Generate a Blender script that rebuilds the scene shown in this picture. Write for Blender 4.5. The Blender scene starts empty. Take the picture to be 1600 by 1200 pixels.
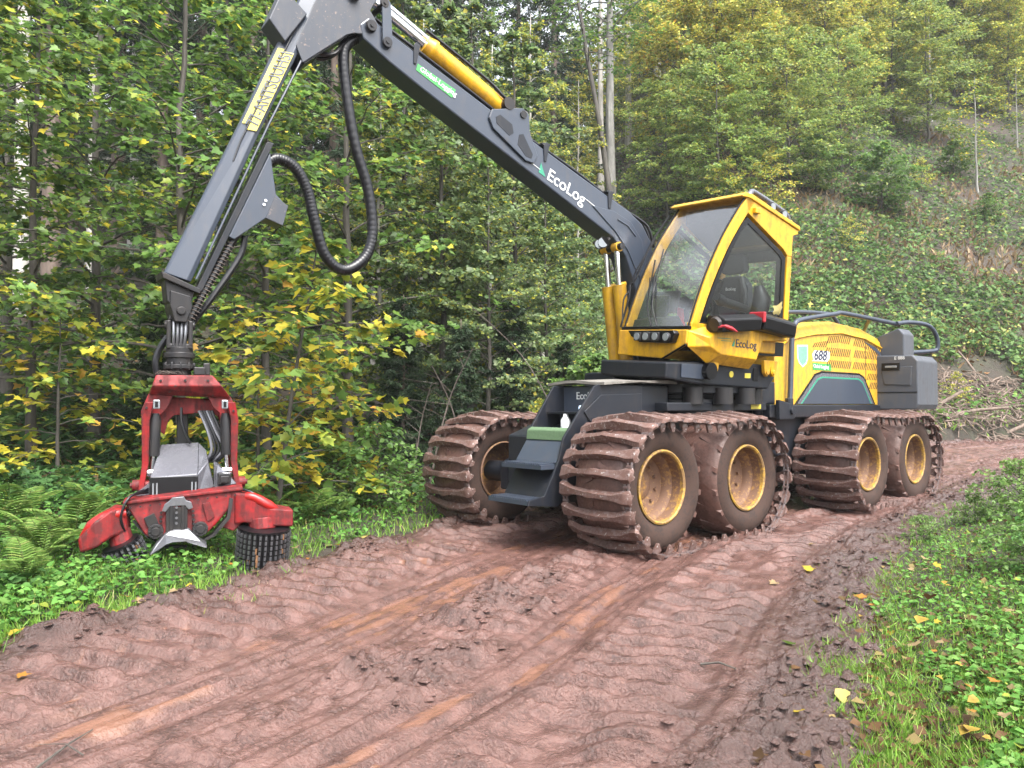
import bpy, bmesh, math, random
import numpy as np
from mathutils import Matrix, Vector
R_ = math.radians
random.seed(7); rng = np.random.default_rng(11)
scn = bpy.context.scene
COL = scn.collection
# ---------------------------------------------------------------- camera, sky, sun, exposure
CAMH = 1.47; PITCH = R_(1.6); FPX = 1200.0
cam_d = bpy.data.cameras.new('camera'); cam = bpy.data.objects.new('camera', cam_d); COL.objects.link(cam)
cam.location = (0, 0, CAMH); cam.rotation_euler = (R_(90) + PITCH, 0, 0)
cam_d.sensor_width = 36; cam_d.lens = 27.0; cam_d.clip_start = 0.05; cam_d.clip_end = 600
scn.camera = cam
SUN_EL, SUN_AZ = R_(58), R_(150)          # azimuth clockwise from +Y: high, behind the camera to the right
w = bpy.data.worlds.new('World'); scn.world = w; w.use_nodes = True
nt = w.node_tree; nt.nodes.clear()
sky = nt.nodes.new('ShaderNodeTexSky'); sky.sky_type = 'NISHITA'; sky.sun_disc = False
sky.sun_elevation = SUN_EL; sky.sun_rotation = SUN_AZ; sky.air_density = 1.2; sky.dust_density = 5.0; sky.ozone_density = 1.0
hs = nt.nodes.new('ShaderNodeHueSaturation'); hs.inputs['Saturation'].default_value = 0.30
bgd = nt.nodes.new('ShaderNodeBackground'); bgd.inputs['Strength'].default_value = 0.15
wo = nt.nodes.new('ShaderNodeOutputWorld')
nt.links.new(sky.outputs[0], hs.inputs['Color']); nt.links.new(hs.outputs[0], bgd.inputs[0]); nt.links.new(bgd.outputs[0], wo.inputs[0])
sd_ = bpy.data.lights.new('sun', 'SUN'); sd_.energy = 1.5; sd_.angle = R_(40); sd_.color = (1, .98, .95)
sun = bpy.data.objects.new('sun', sd_); COL.objects.link(sun)
sdir = Vector((math.sin(SUN_AZ) * math.cos(SUN_EL), math.cos(SUN_AZ) * math.cos(SUN_EL), math.sin(SUN_EL)))
sun.rotation_euler = (-sdir).to_track_quat('-Z', 'Y').to_euler(); sun.location = (0, 0, 30)
scn.view_settings.view_transform = 'Standard'; scn.view_settings.look = 'None'; scn.view_settings.gamma = 1.0
scn.view_settings.use_curve_mapping = False; scn.view_settings.exposure = 2.1
scn.render.resolution_x = 1024; scn.render.resolution_y = 768
try:
    scn.cycles.transparent_max_bounces = 10; scn.cycles.max_bounces = 5; scn.cycles.diffuse_bounces = 3; scn.cycles.glossy_bounces = 2; scn.cycles.transmission_bounces = 3
except Exception: pass

# ---------------------------------------------------------------- helpers
def tag(o, label=None, cat=None, group=None, kind=None):
    if label: o['label'] = label
    if cat: o['category'] = cat
    if group: o['group'] = group
    if kind: o['kind'] = kind
    return o
def link(name, me, parent=None, mat4=None):
    o = bpy.data.objects.new(name, me); COL.objects.link(o)
    if parent is not None: o.parent = parent
    if mat4 is not None: o.matrix_basis = mat4
    return o
def setmats(me, mats):
    for m in (mats if isinstance(mats, (list, tuple)) else [mats]): me.materials.append(m)
def mesh(name, geo, mats, smooth=False, mi=None):
    me = bpy.data.meshes.new(name); me.from_pydata([tuple(v) for v in geo[0]], [], geo[1])
    bm = bmesh.new(); bm.from_mesh(me); bmesh.ops.recalc_face_normals(bm, faces=bm.faces); bm.to_mesh(me); bm.free()
    setmats(me, mats)
    if mi is not None: me.polygons.foreach_set('material_index', np.array(mi, dtype=np.int32))
    if smooth:
        me.polygons.foreach_set('use_smooth', np.ones(len(me.polygons), dtype=bool))
        try: me.set_sharp_from_angle(angle=R_(40))
        except Exception: pass
    me.update(); return me
def xf(geo, T):
    return [tuple(T @ Vector(v)) for v in geo[0]], geo[1]
def merge(*gs):
    V, Fc = [], []
    for g in gs:
        n = len(V); V += list(g[0]); Fc += [tuple(i + n for i in f) for f in g[1]]
    return V, Fc
def box(x0, x1, y0, y1, z0, z1):
    V = [(x, y, z) for x in (x0, x1) for y in (y0, y1) for z in (z0, z1)]
    return V, [(0, 1, 3, 2), (4, 6, 7, 5), (0, 4, 5, 1), (2, 3, 7, 6), (0, 2, 6, 4), (1, 5, 7, 3)]
def prism(poly, a, b, ax='y'):
    n = len(poly)
    f = {'y': lambda p, t: (p[0], t, p[1]), 'z': lambda p, t: (p[0], p[1], t), 'x': lambda p, t: (t, p[0], p[1])}[ax]
    V = [f(p, a) for p in poly] + [f(p, b) for p in poly]
    F_ = [tuple(range(n)), tuple(range(2 * n - 1, n - 1, -1))] + [(i, (i + 1) % n, n + (i + 1) % n, n + i) for i in range(n)]
    return V, F_
def loft(rings, cap=True, closed=True):
    n = len(rings[0]); V = [p for r in rings for p in r]; F_ = []
    for k in range(len(rings) - 1):
        for i in range(n if closed else n - 1):
            j = (i + 1) % n; F_.append((k * n + i, k * n + j, (k + 1) * n + j, (k + 1) * n + i))
    if cap: F_ += [tuple(range(n)), tuple(range((len(rings) - 1) * n, len(rings) * n))]
    return V, F_
def tube(path, r, n=8, cap=True):
    P = [Vector(p) for p in path]; m = len(P)
    rr = r if isinstance(r, (list, tuple)) else [r] * m
    up = None; rings = []
    for i, p in enumerate(P):
        d = (P[min(i + 1, m - 1)] - P[max(i - 1, 0)])
        if d.length < 1e-9: d = Vector((0, 0, 1))
        d.normalize()
        if up is None:
            up = d.orthogonal().normalized()
        else:
            up = (up - d * up.dot(d))
            up = up.normalized() if up.length > 1e-6 else d.orthogonal().normalized()
        s = d.cross(up)
        rings.append([tuple(p + (up * math.cos(2 * math.pi * k / n) + s * math.sin(2 * math.pi * k / n)) * rr[i]) for k in range(n)])
    return loft(rings, cap)
def cyl(a, b, r, n=16): return tube([a, b], r, n)
def lathe(prof, n=32, closed=False):
    # profile (r, y) turned about the y axis
    rings = [[(r * math.cos(2 * math.pi * k / n), y, r * math.sin(2 * math.pi * k / n)) for k in range(n)] for r, y in prof]
    return loft(rings, cap=not closed) if not closed else loft(rings + [rings[0]], cap=False)
def smoothpath(pts, per=6):
    P = [np.array(p, float) for p in pts]; out = []
    for i in range(len(P) - 1):
        p0, p1, p2, p3 = P[max(i - 1, 0)], P[i], P[i + 1], P[min(i + 2, len(P) - 1)]
        for k in range(per):
            t = k / per
            out.append(tuple(.5 * ((2 * p1) + (p2 - p0) * t + (2 * p0 - 5 * p1 + 4 * p2 - p3) * t * t + (3 * p1 - p0 - 3 * p2 + p3) * t ** 3)))
    out.append(tuple(P[-1])); return out
def bevel(o, wd=.01, seg=2, ang=35):
    b = o.modifiers.new('bevel', 'BEVEL'); b.width = wd; b.segments = seg; b.limit_method = 'ANGLE'; b.angle_limit = R_(ang); b.use_clamp_overlap = True
    return o
def npmesh(name, V, T, mats, col=None, smooth=False):
    """triangles (n,3) or quads (n,4) straight from numpy"""
    me = bpy.data.meshes.new(name); V = np.ascontiguousarray(V, dtype=np.float32); T = np.ascontiguousarray(T, dtype=np.int32)
    k = T.shape[1]
    me.vertices.add(len(V)); me.vertices.foreach_set('co', V.ravel())
    me.loops.add(T.size); me.loops.foreach_set('vertex_index', T.ravel())
    me.polygons.add(len(T)); me.polygons.foreach_set('loop_start', np.arange(0, T.size, k, dtype=np.int32))
    me.polygons.foreach_set('loop_total', np.full(len(T), k, dtype=np.int32))
    if smooth: me.polygons.foreach_set('use_smooth', np.ones(len(T), dtype=bool))
    setmats(me, mats)
    me.update(calc_edges=True); me.validate()
    if col is not None:
        a = me.color_attributes.new('Col', 'FLOAT_COLOR', 'POINT')
        c = np.ones((len(V), 4), dtype=np.float32); c[:, :3] = col; a.data.foreach_set('color', c.ravel())
    return me
# value noise
def _h(ix, iy, s):
    n = (ix.astype(np.int64) * 374761393 + iy.astype(np.int64) * 668265263 + s * 1442695041) & 0xffffffff
    n = ((n ^ (n >> 13)) * 1274126177) & 0xffffffff
    return ((n ^ (n >> 16)) & 0xffff) / 32767.5 - 1.0
def vn(x, y, s=0):
    ix = np.floor(x); iy = np.floor(y); fx = x - ix; fy = y - iy
    fx = fx * fx * fx * (fx * (fx * 6 - 15) + 10); fy = fy * fy * fy * (fy * (fy * 6 - 15) + 10)
    a = _h(ix, iy, s); b = _h(ix + 1, iy, s); c = _h(ix, iy + 1, s); d = _h(ix + 1, iy + 1, s)
    return (a + (b - a) * fx) * (1 - fy) + (c + (d - c) * fx) * fy
def fbm(x, y, o=4, s=0):
    t = 0; a = 1.0; k = 0
    for i in range(o):
        t = t + a * vn(x, y, s + i * 17); k += a; a *= .5; x = x * 2.03 + 3.1; y = y * 2.03 + 1.7
    return t / k
def sst(a, b, x):
    t = np.clip((x - a) / (b - a), 0, 1); return t * t * (3 - 2 * t)

# ---------------------------------------------------------------- materials
def newmat(name):
    m = bpy.data.materials.new(name); m.use_nodes = True; n = m.node_tree; n.nodes.clear()
    out = n.nodes.new('ShaderNodeOutputMaterial'); bs = n.nodes.new('ShaderNodeBsdfPrincipled')
    n.links.new(bs.outputs[0], out.inputs[0]); return m, n, bs, out
def noise(n, scale, det=5, rough=.6, src='Object', stretch=None, dist=0):
    tc = n.nodes.new('ShaderNodeTexCoord'); t = n.nodes.new('ShaderNodeTexNoise')
    t.inputs['Scale'].default_value = scale; t.inputs['Detail'].default_value = det; t.inputs['Roughness'].default_value = rough
    t.inputs['Distortion'].default_value = dist
    if stretch:
        mp = n.nodes.new('ShaderNodeMapping'); mp.inputs['Scale'].default_value = stretch
        n.links.new(tc.outputs[src], mp.inputs[0]); n.links.new(mp.outputs[0], t.inputs['Vector'])
    else: n.links.new(tc.outputs[src], t.inputs['Vector'])
    return t
def ramp(n, src, a, b, ca=(0, 0, 0), cb=(1, 1, 1)):
    r = n.nodes.new('ShaderNodeValToRGB'); r.color_ramp.elements[0].position = a; r.color_ramp.elements[1].position = b
    r.color_ramp.elements[0].color = (*ca, 1); r.color_ramp.elements[1].color = (*cb, 1)
    n.links.new(src, r.inputs[0]); return r
def mixc(n, fac, a, b):
    m = n.nodes.new('ShaderNodeMix'); m.data_type = 'RGBA'
    for s, i in ((fac, 0), (a, 6), (b, 7)):
        if isinstance(s, (int, float)): m.inputs[i].default_value = s
        elif isinstance(s, tuple): m.inputs[i].default_value = (*s, 1)
        else: n.links.new(s, m.inputs[i])
    return m.outputs[2]
def bump(n, bs, src, st, dist=.02):
    b = n.nodes.new('ShaderNodeBump'); b.inputs['Strength'].default_value = st; b.inputs['Distance'].default_value = dist
    n.links.new(src, b.inputs['Height']); n.links.new(b.outputs[0], bs.inputs['Normal'])
MUD = (.150, .074, .056)
def paint(name, c, rough=.35, dirt=.5, dcol=MUD, metal=0, wear=None, scale=9, bstr=.08, spec=.5, streak=True):
    m, n, bs, out = newmat(name)
    a = noise(n, scale, 8, .65); st = noise(n, 14, 5, .6, stretch=(1, 1, .12)) if streak else noise(n, 30, 4)
    f = n.nodes.new('ShaderNodeMath'); f.operation = 'MULTIPLY'; n.links.new(a.outputs[0], f.inputs[0]); n.links.new(st.outputs[0], f.inputs[1])
    lo = .32 - .24 * dirt; r = ramp(n, f.outputs[0], lo, lo + .16)
    fm = n.nodes.new('ShaderNodeMath'); fm.operation = 'MULTIPLY'; n.links.new(r.outputs[0], fm.inputs[0]); fm.inputs[1].default_value = dirt
    var = noise(n, 2.3, 3)
    base = mixc(n, var.outputs[0], tuple(x * .85 for x in c), tuple(min(1, x * 1.12) for x in c))
    col = mixc(n, fm.outputs[0], base, dcol)
    if wear:
        wn = noise(n, 22, 6, .7); wr = ramp(n, wn.outputs[0], .60, .66)
        col = mixc(n, wr.outputs[0], col, wear)
    n.links.new(col, bs.inputs['Base Color']); bs.inputs['Metallic'].default_value = metal
    rm = n.nodes.new('ShaderNodeMapRange'); rm.inputs[3].default_value = rough; rm.inputs[4].default_value = min(.9, rough + .4)
    n.links.new(fm.outputs[0], rm.inputs[0]); n.links.new(rm.outputs[0], bs.inputs['Roughness'])
    bs.inputs['Specular IOR Level'].default_value = spec
    bump(n, bs, a.outputs[0], bstr, .01)
    return m
def plain(name, c, rough=.5, metal=0, spec=.5, var=.15, scale=12):
    m, n, bs, out = newmat(name); a = noise(n, scale, 5)
    n.links.new(mixc(n, a.outputs[0], tuple(x * (1 - var) for x in c), tuple(min(1, x * (1 + var)) for x in c)), bs.inputs['Base Color'])
    bs.inputs['Roughness'].default_value = rough; bs.inputs['Metallic'].default_value = metal; bs.inputs['Specular IOR Level'].default_value = spec
    return m
def leafmat(name, rough=.42, trans=.35, tint=.10, spec=.30):
    m, n, bs, out = newmat(name)
    at = n.nodes.new('ShaderNodeAttribute'); at.attribute_name = 'Col'
    oi = n.nodes.new('ShaderNodeObjectInfo'); hsv = n.nodes.new('ShaderNodeHueSaturation')
    mr = n.nodes.new('ShaderNodeMapRange'); mr.inputs[3].default_value = .5 - tint * .2; mr.inputs[4].default_value = .5 + tint * .12
    n.links.new(oi.outputs['Random'], mr.inputs[0]); n.links.new(mr.outputs[0], hsv.inputs['Hue'])
    n.links.new(at.outputs['Color'], hsv.inputs['Color'])
    n.links.new(hsv.outputs[0], bs.inputs['Base Color']); bs.inputs['Roughness'].default_value = rough; bs.inputs['Specular IOR Level'].default_value = spec
    tr = n.nodes.new('ShaderNodeBsdfTranslucent'); n.links.new(hsv.outputs[0], tr.inputs[0])
    mx = n.nodes.new('ShaderNodeMixShader'); mx.inputs[0].default_value = trans
    n.links.new(bs.outputs[0], mx.inputs[1]); n.links.new(tr.outputs[0], mx.inputs[2]); n.links.new(mx.outputs[0], out.inputs[0])
    return m
def barkmat(name, a, b, scale=6, st=(1, 1, .25)):
    m, n, bs, out = newmat(name); t = noise(n, scale, 8, .7, stretch=st)
    r = ramp(n, t.outputs[0], .3, .7, a, b); n.links.new(r.outputs[0], bs.inputs['Base Color']); bs.inputs['Roughness'].default_value = .8
    bump(n, bs, t.outputs[0], .6, .03); return m
M_ = {}
M_['yellow'] = paint('yellow_paint', (.60, .325, .010), .30, .55, (.18, .085, .028), scale=7)
M_['yellow_dirty'] = paint('yellow_paint_dirty', (.50, .285, .014), .36, .55, (.20, .11, .045))
M_['boom'] = paint('slate_boom_paint', (.034, .043, .061), .28, .30, (.062, .056, .055), bstr=.04, spec=.5)
M_['gusset'] = paint('worn_grey_plate', (.032, .037, .049), .36, .45, (.058, .054, .055), wear=(.14, .105, .09))
M_['dark'] = paint('dark_chassis_paint', (.009, .011, .016), .40, .34, (.036, .029, .025), spec=.35)
M_['black'] = plain('black_plastic', (.004, .004, .005), .36, 0, .3)
M_['rubber'] = paint('muddy_rubber', (.009, .008, .008), .65, .95, (.046, .027, .021), scale=6, streak=False, spec=.25)
M_['mudtread'] = paint('mud_caked_tread', (.098, .047, .036), .38, .7, (.055, .027, .021), scale=7, bstr=1.0, streak=False)
M_['track'] = paint('muddy_track_steel', (.17, .125, .115), .32, .86, (.098, .046, .034), metal=.25, scale=13, bstr=.45, wear=(.34, .31, .30), streak=False)
M_['link'] = paint('muddy_chain_steel', (.13, .12, .125), .35, .8, (.10, .055, .045), metal=.4, scale=16, bstr=.3, streak=False)
M_['rim'] = paint('muddy_yellow_rim', (.34, .18, .03), .45, .93, (.110, .058, .041), scale=5, streak=False)
M_['rimring'] = paint('yellow_rim_flange', (.42, .25, .02), .42, .82, (.12, .066, .042), scale=5, streak=False)
M_['red'] = paint('worn_red_paint', (.235, .008, .010), .40, .78, (.030, .008, .008), wear=(.055, .034, .032), scale=12, spec=.35)
M_['redclean'] = paint('bright_red_paint', (.27, .008, .007), .28, .45, (.06, .010, .010), spec=.4)
M_['steel'] = paint('worn_bright_steel', (.17, .175, .19), .36, .55, (.08, .075, .075), metal=.8)
M_['greysteel'] = paint('wet_grey_plate', (.13, .132, .15), .26, .35, (.07, .066, .07), metal=.4)
M_['darksteel'] = paint('dark_oily_steel', (.024, .024, .026), .36, .5, (.038, .031, .027), metal=.4, spec=.35)
M_['chrome'] = plain('chrome_rod', (.72, .74, .78), .12, 1.0)
M_['hose'] = plain('black_hose_rubber', (.004, .004, .006), .30, 0, .45)
M_['white'] = plain('white_lettering', (.55, .56, .56), .4, var=.05)
M_['ink'] = plain('dark_lettering', (.02, .025, .05), .4)
M_['green'] = plain('green_sticker', (.04, .26, .06), .4)
M_['teal'] = plain('green_stripe', (.02, .20, .12), .4)
M_['sticker'] = paint('yellow_sticker', (.52, .43, .04), .45, .4, (.30, .27, .16), wear=(.24, .25, .28))
M_['shield'] = plain('pale_green_badge', (.13, .27, .21), .45, var=.5, scale=25)
M_['lamp'] = plain('lamp_lens', (.22, .24, .255), .12, .3)
M_['seat'] = plain('seat_cloth', (.016, .018, .024), .9)
M_['wood'] = barkmat('weathered_deck', (.07, .06, .05), (.20, .19, .17), 9, (1, .2, 1))
M_['cabinet'] = paint('grey_cabinet_paint', (.060, .066, .078), .36, .4, (.085, .078, .074), spec=.4)
M_['slot_shade'] = plain('vent_shadow', (.055, .022, .008), .8)
M_['moss'] = plain('moss_green_edge', (.07, .12, .06), .8, var=.4, scale=40)
M_['redcloth'] = plain('red_plastic', (.30, .012, .02), .4)
M_['blue'] = plain('pale_blue_rag', (.42, .55, .72), .7, var=.25, scale=40)
def glassmat(name='cab_glass', lo=.20, hi=.85, wet=.12):
    m, n, bs, out = newmat(name); n.nodes.remove(bs)
    tr = n.nodes.new('ShaderNodeBsdfTransparent'); tr.inputs[0].default_value = (.90, .93, .93, 1)
    gl = n.nodes.new('ShaderNodeBsdfGlossy'); gl.inputs['Roughness'].default_value = .035
    drops = noise(n, 130, 3, .6); b = n.nodes.new('ShaderNodeBump'); b.inputs['Strength'].default_value = .12; b.inputs['Distance'].default_value = .004
    n.links.new(drops.outputs[0], b.inputs['Height']); n.links.new(b.outputs[0], gl.inputs['Normal'])
    fr = n.nodes.new('ShaderNodeLayerWeight'); fr.inputs[0].default_value = .5; fp = n.nodes.new('ShaderNodeMath'); fp.operation = 'POWER'; fp.inputs[1].default_value = 3.0; n.links.new(fr.outputs['Facing'], fp.inputs[0])
    mr = n.nodes.new('ShaderNodeMapRange'); mr.inputs[1].default_value = 0; mr.inputs[2].default_value = 1; mr.inputs[3].default_value = lo; mr.inputs[4].default_value = hi
    n.links.new(fp.outputs[0], mr.inputs[0])
    df = n.nodes.new('ShaderNodeBsdfDiffuse'); df.inputs[0].default_value = (.5, .53, .56, 1)
    dr = ramp(n, drops.outputs[0], .50, .66); dm = n.nodes.new('ShaderNodeMath'); dm.operation = 'MULTIPLY'; dm.inputs[1].default_value = wet
    n.links.new(dr.outputs[0], dm.inputs[0])
    m1 = n.nodes.new('ShaderNodeMixShader'); n.links.new(mr.outputs[0], m1.inputs[0]); n.links.new(tr.outputs[0], m1.inputs[1]); n.links.new(gl.outputs[0], m1.inputs[2])
    m2 = n.nodes.new('ShaderNodeMixShader'); n.links.new(dm.outputs[0], m2.inputs[0]); n.links.new(m1.outputs[0], m2.inputs[1]); n.links.new(df.outputs[0], m2.inputs[2])
    n.links.new(m2.outputs[0], out.inputs[0]); return m
M_['glass'] = glassmat(); M_['glass_clear'] = glassmat('side_glass', .02, .45, .004)
M_['leaf'] = leafmat('tree_leaf', .40, .50, .05); M_['herb'] = leafmat('herb_leaf', .55, .35, 0, .18); M_['grass'] = leafmat('grass_blade', .45, .35, 0)
M_['needle'] = leafmat('spruce_needle', .55, .20, .05)
M_['bark_grey'] = barkmat('grey_beech_bark', (.13, .125, .115), (.30, .29, .27))
M_['bark_dark'] = barkmat('dark_wet_bark', (.030, .026, .022), (.085, .075, .062))
M_['bark_pale'] = barkmat('pale_bark', (.22, .20, .18), (.46, .44, .41))
M_['bark_brown'] = barkmat('brown_conifer_bark', (.055, .040, .032), (.17, .125, .10))
M_['brash'] = barkmat('cut_branch_bark', (.055, .038, .028), (.21, .155, .12))
M_['twig'] = barkmat('dead_twig_bark', (.030, .022, .018), (.125, .10, .085))

# ---------------------------------------------------------------- terrain and road
LP = [(-6.0, -3), (-4.6, .9), (-2.97, 4.35), (-2.40, 5.71), (-1.85, 7.2), (-.75, 9.26), (1.5, 12.6), (5.5, 16.6), (11.3, 19.6), (20, 22.2), (40, 27)]
RP = [(-2.2, -3), (-.3, .5), (1.35, 3.16), (1.95, 4.3), (2.6, 5.62), (3.9, 7.9), (6.2, 10.65), (9, 13.4), (12.5, 15.6), (22, 18.5), (40, 22)]
LE = np.array(smoothpath(LP, 8)); RE = np.array(smoothpath(RP, 8))
def sdist(x, y, poly):
    """signed distance to a polyline, positive on its right"""
    x = np.asarray(x, float).ravel(); y = np.asarray(y, float).ravel(); best = np.full(x.shape, 1e9); sg = np.ones(x.shape)
    for a, b in zip(poly[:-1], poly[1:]):
        d = b - a; L = d @ d; t = np.clip(((x - a[0]) * d[0] + (y - a[1]) * d[1]) / L, 0, 1)
        qx = x - (a[0] + t * d[0]); qy = y - (a[1] + t * d[1]); q = qx * qx + qy * qy
        m = q < best; best[m] = q[m]; sg[m] = np.where(((x - a[0]) * d[1] - (y - a[1]) * d[0]) >= 0, 1, -1)[m]
    return np.sqrt(best) * sg
def base_h(x, y):
    r = np.hypot(x, y); return .045 * np.clip(r - 11.5, 0, 12) + .012 * np.clip(r - 23.5, 0, 60)
def height(x, y, full=False):
    x = np.asarray(x, float); y = np.asarray(y, float); sh = x.shape; x = x.ravel(); y = y.ravel()
    dl = -sdist(x, y, LE); dr = sdist(x, y, RE)
    h = base_h(x, y)
    st = sst(-4, 8, x - .12 * (y - 15)); start = 9 + (1.0 - 9) * st; slope = .40 + .42 * st
    u = dl - start
    hill = slope * 1.2 * np.logaddexp(0, u / 1.2)
    hill = np.minimum(np.where(u < -8, 0, hill), 36)
    left = .10 * sst(0, .7, dl) + .05 * np.clip(dl, 0, 9) + hill
    right = .10 * sst(0, .8, dr) + .10 * np.clip(dr - .4, 0, 5) + .06 * np.clip(dr - 5, 0, 40)
    h = h + np.where(dl > 0, left, 0) + np.where((dr > 0) & (dl <= 0), right, 0)
    out = np.maximum(dl, dr)
    h = h + sst(0, 1.5, out) * (.07 * fbm(x * .9, y * .9, 3, 5) + .25 * sst(3, 12, out) * fbm(x * .22, y * .22, 3, 9))
    h = h - .16 * sst(.05, -.45, out)         # the sheet dips under the road surface
    h = h.reshape(sh)
    return (h, dl.reshape(sh), dr.reshape(sh)) if full else h
def hz(x, y): return float(height(np.array([x]), np.array([y]))[0])
xs = np.unique(np.concatenate([np.linspace(-90, -9, 60), np.arange(-9, 13, .16), np.linspace(13, 30, 60), np.linspace(30, 110, 60)]))
ys = np.unique(np.concatenate([np.linspace(-25, 0, 24), np.arange(0, 15, .16), np.arange(15, 40, .35), np.linspace(40, 130, 70)]))
gx, gy = np.meshgrid(xs, ys); gz, gdl, gdr = height(gx, gy, True)
def gridfaces(ny, nx):
    i = np.arange(nx - 1)[None, :] + nx * np.arange(ny - 1)[:, None]; i = i.ravel(); return np.stack([i, i + 1, i + 1 + nx, i + nx], 1)
def groundmat():
    m, n, bs, out = newmat('forest_soil')
    a = noise(n, 1.3, 8, .65); b = noise(n, 24, 6, .7); c = noise(n, .35, 4)
    c1 = mixc(n, ramp(n, a.outputs[0], .4, .62).outputs[0], (.018, .015, .009), (.026, .032, .012))
    c2 = mixc(n, ramp(n, b.outputs[0], .45, .65).outputs[0], c1, (.038, .025, .016))
    c3 = mixc(n, ramp(n, c.outputs[0], .5, .6).outputs[0], c2, (.034, .022, .015))
    n.links.new(c3, bs.inputs['Base Color']); bs.inputs['Roughness'].default_value = .85; bump(n, bs, b.outputs[0], .8, .05); return m
ground = link('ground', npmesh('ground', np.stack([gx.ravel(), gy.ravel(), gz.ravel()], 1), gridfaces(len(ys), len(xs)), groundmat(), smooth=True))
tag(ground, 'dark forest soil rising into the wooded hillside', kind='structure')
# road surface: along x across grid, finely displaced near the camera
def roadmat():
    m, n, bs, out = newmat('wet_red_mud')
    at = n.nodes.new('ShaderNodeAttribute'); at.attribute_name = 'Col'; sp = n.nodes.new('ShaderNodeSeparateColor'); n.links.new(at.outputs['Color'], sp.inputs[0])
    a = noise(n, 5, 8, .65); f = noise(n, 55, 5, .65); p = noise(n, 1.6, 6, .6)
    c = mixc(n, ramp(n, a.outputs[0], .36, .64).outputs[0], (.044, .020, .0155), (.138, .072, .060))
    c = mixc(n, ramp(n, f.outputs[0], .48, .70).outputs[0], c, (.140, .075, .062))
    # dark, humus-rich crumbly mud (green channel), orange silt film (red channel)
    k = n.nodes.new('ShaderNodeMath'); k.operation = 'MULTIPLY'; n.links.new(sp.outputs[1], k.inputs[0]); k.inputs[1].default_value = .85
    c = mixc(n, k.outputs[0], c, (.034, .018, .014))
    c = mixc(n, sp.outputs[0], c, (.185, .090, .056))
    n.links.new(c, bs.inputs['Base Color'])
    rr = n.nodes.new('ShaderNodeMapRange'); n.links.new(p.outputs[0], rr.inputs[0]); rr.inputs[1].default_value = .35; rr.inputs[2].default_value = .65
    rr.inputs[3].default_value = .17; rr.inputs[4].default_value = .36
    ro = n.nodes.new('ShaderNodeMix'); ro.data_type = 'FLOAT'; n.links.new(sp.outputs[0], ro.inputs[0]); n.links.new(rr.outputs[0], ro.inputs[2]); ro.inputs[3].default_value = .12
    n.links.new(ro.outputs[0], bs.inputs['Roughness']); bs.inputs['Specular IOR Level'].default_value = .55
    bb = n.nodes.new('ShaderNodeMath'); bb.operation = 'MULTIPLY'; n.links.new(f.outputs[0], bb.inputs[0])
    inv = n.nodes.new('ShaderNodeMath'); inv.operation = 'SUBTRACT'; inv.inputs[0].default_value = 1; n.links.new(sp.outputs[0], inv.inputs[1]); n.links.new(inv.outputs[0], bb.inputs[1])
    st = noise(n, 1.0, 5, .65, 'UV', (1.6, 26, 1)); cr = noise(n, 16, 6, .7, dist=.6)
    s1 = n.nodes.new('ShaderNodeMath'); s1.operation = 'MULTIPLY_ADD'; s1.inputs[1].default_value = .35; n.links.new(st.outputs[0], s1.inputs[0]); n.links.new(bb.outputs[0], s1.inputs[2])
    s2 = n.nodes.new('ShaderNodeMath'); s2.operation = 'MULTIPLY_ADD'; s2.inputs[1].default_value = .45; n.links.new(cr.outputs[0], s2.inputs[0]); n.links.new(s1.outputs[0], s2.inputs[2])
    bump(n, bs, s2.outputs[0], .8, .022); return m
def resample(E, u):
    d = np.concatenate([[0], np.cumsum(np.hypot(*np.diff(E, axis=0).T))]); return d
NA = 1280; NC = 340
pp = np.linspace(0, len(LE) - 1, 4000)
Li = np.stack([np.interp(pp, np.arange(len(LE)), LE[:, k]) for k in (0, 1)], 1); Ri = np.stack([np.interp(pp, np.arange(len(RE)), RE[:, k]) for k in (0, 1)], 1)
Ce = (Li + Ri) / 2; arc = np.concatenate([[0], np.cumsum(np.hypot(*np.diff(Ce, axis=0).T))])
wgt = 1 / (0.016 + .0055 * np.clip(np.hypot(Ce[:, 0], Ce[:, 1]) - 2.5, 0, 60)) * np.gradient(arc)
wgt = np.where(Ce[:, 1] < 1.2, wgt * .12, wgt)
cw = np.cumsum(wgt); cw = (cw - cw[0]) / (cw[-1] - cw[0]); sel = np.interp(np.linspace(0, 1, NA), cw, np.arange(4000))
L2 = np.stack([np.interp(sel, np.arange(4000), Li[:, k]) for k in (0, 1)], 1); R2 = np.stack([np.interp(sel, np.arange(4000), Ri[:, k]) for k in (0, 1)], 1)
A2 = np.interp(sel, np.arange(4000), arc)
wd = np.hypot(*(R2 - L2).T)
uu = np.linspace(0, 1, NC)
cc = -.45 + uu[None, :] * (wd[:, None] + .9)          # metres across from the left edge
fr = cc / wd[:, None]
X = L2[:, 0:1] + (R2 - L2)[:, 0:1] * fr; Y = L2[:, 1:2] + (R2 - L2)[:, 1:2] * fr; Aa = np.repeat(A2[:, None], NC, 1)
W = wd[:, None]; q = fr * 4.4                          # lane coordinate on a nominal 4.4 m road
wob = .14 * fbm(Aa * .30, Aa * 0 + 2.3, 2, 3); q = q + wob
def gs(c, s): return np.exp(-((q - c) / s) ** 2)
def bandm(a, b, e=.10): return sst(a - e, a + e, q) * sst(b + e, b - e, q)
N1 = fbm(Aa * 2.4, cc * 2.4, 4, 31); N2 = fbm(Aa * 7, cc * 7, 4, 37); N3 = fbm(Aa * 19, cc * 19, 3, 39); low = fbm(Aa * .5, cc * .5, 3, 41)
streak = fbm(Aa * .45, q * 6.5, 4, 21); streak2 = fbm(Aa * 1.1, q * 19.0, 3, 25); smear = 1 - 2 * np.abs(fbm(Aa * .40, q * 8.0, 3, 95))
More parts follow.
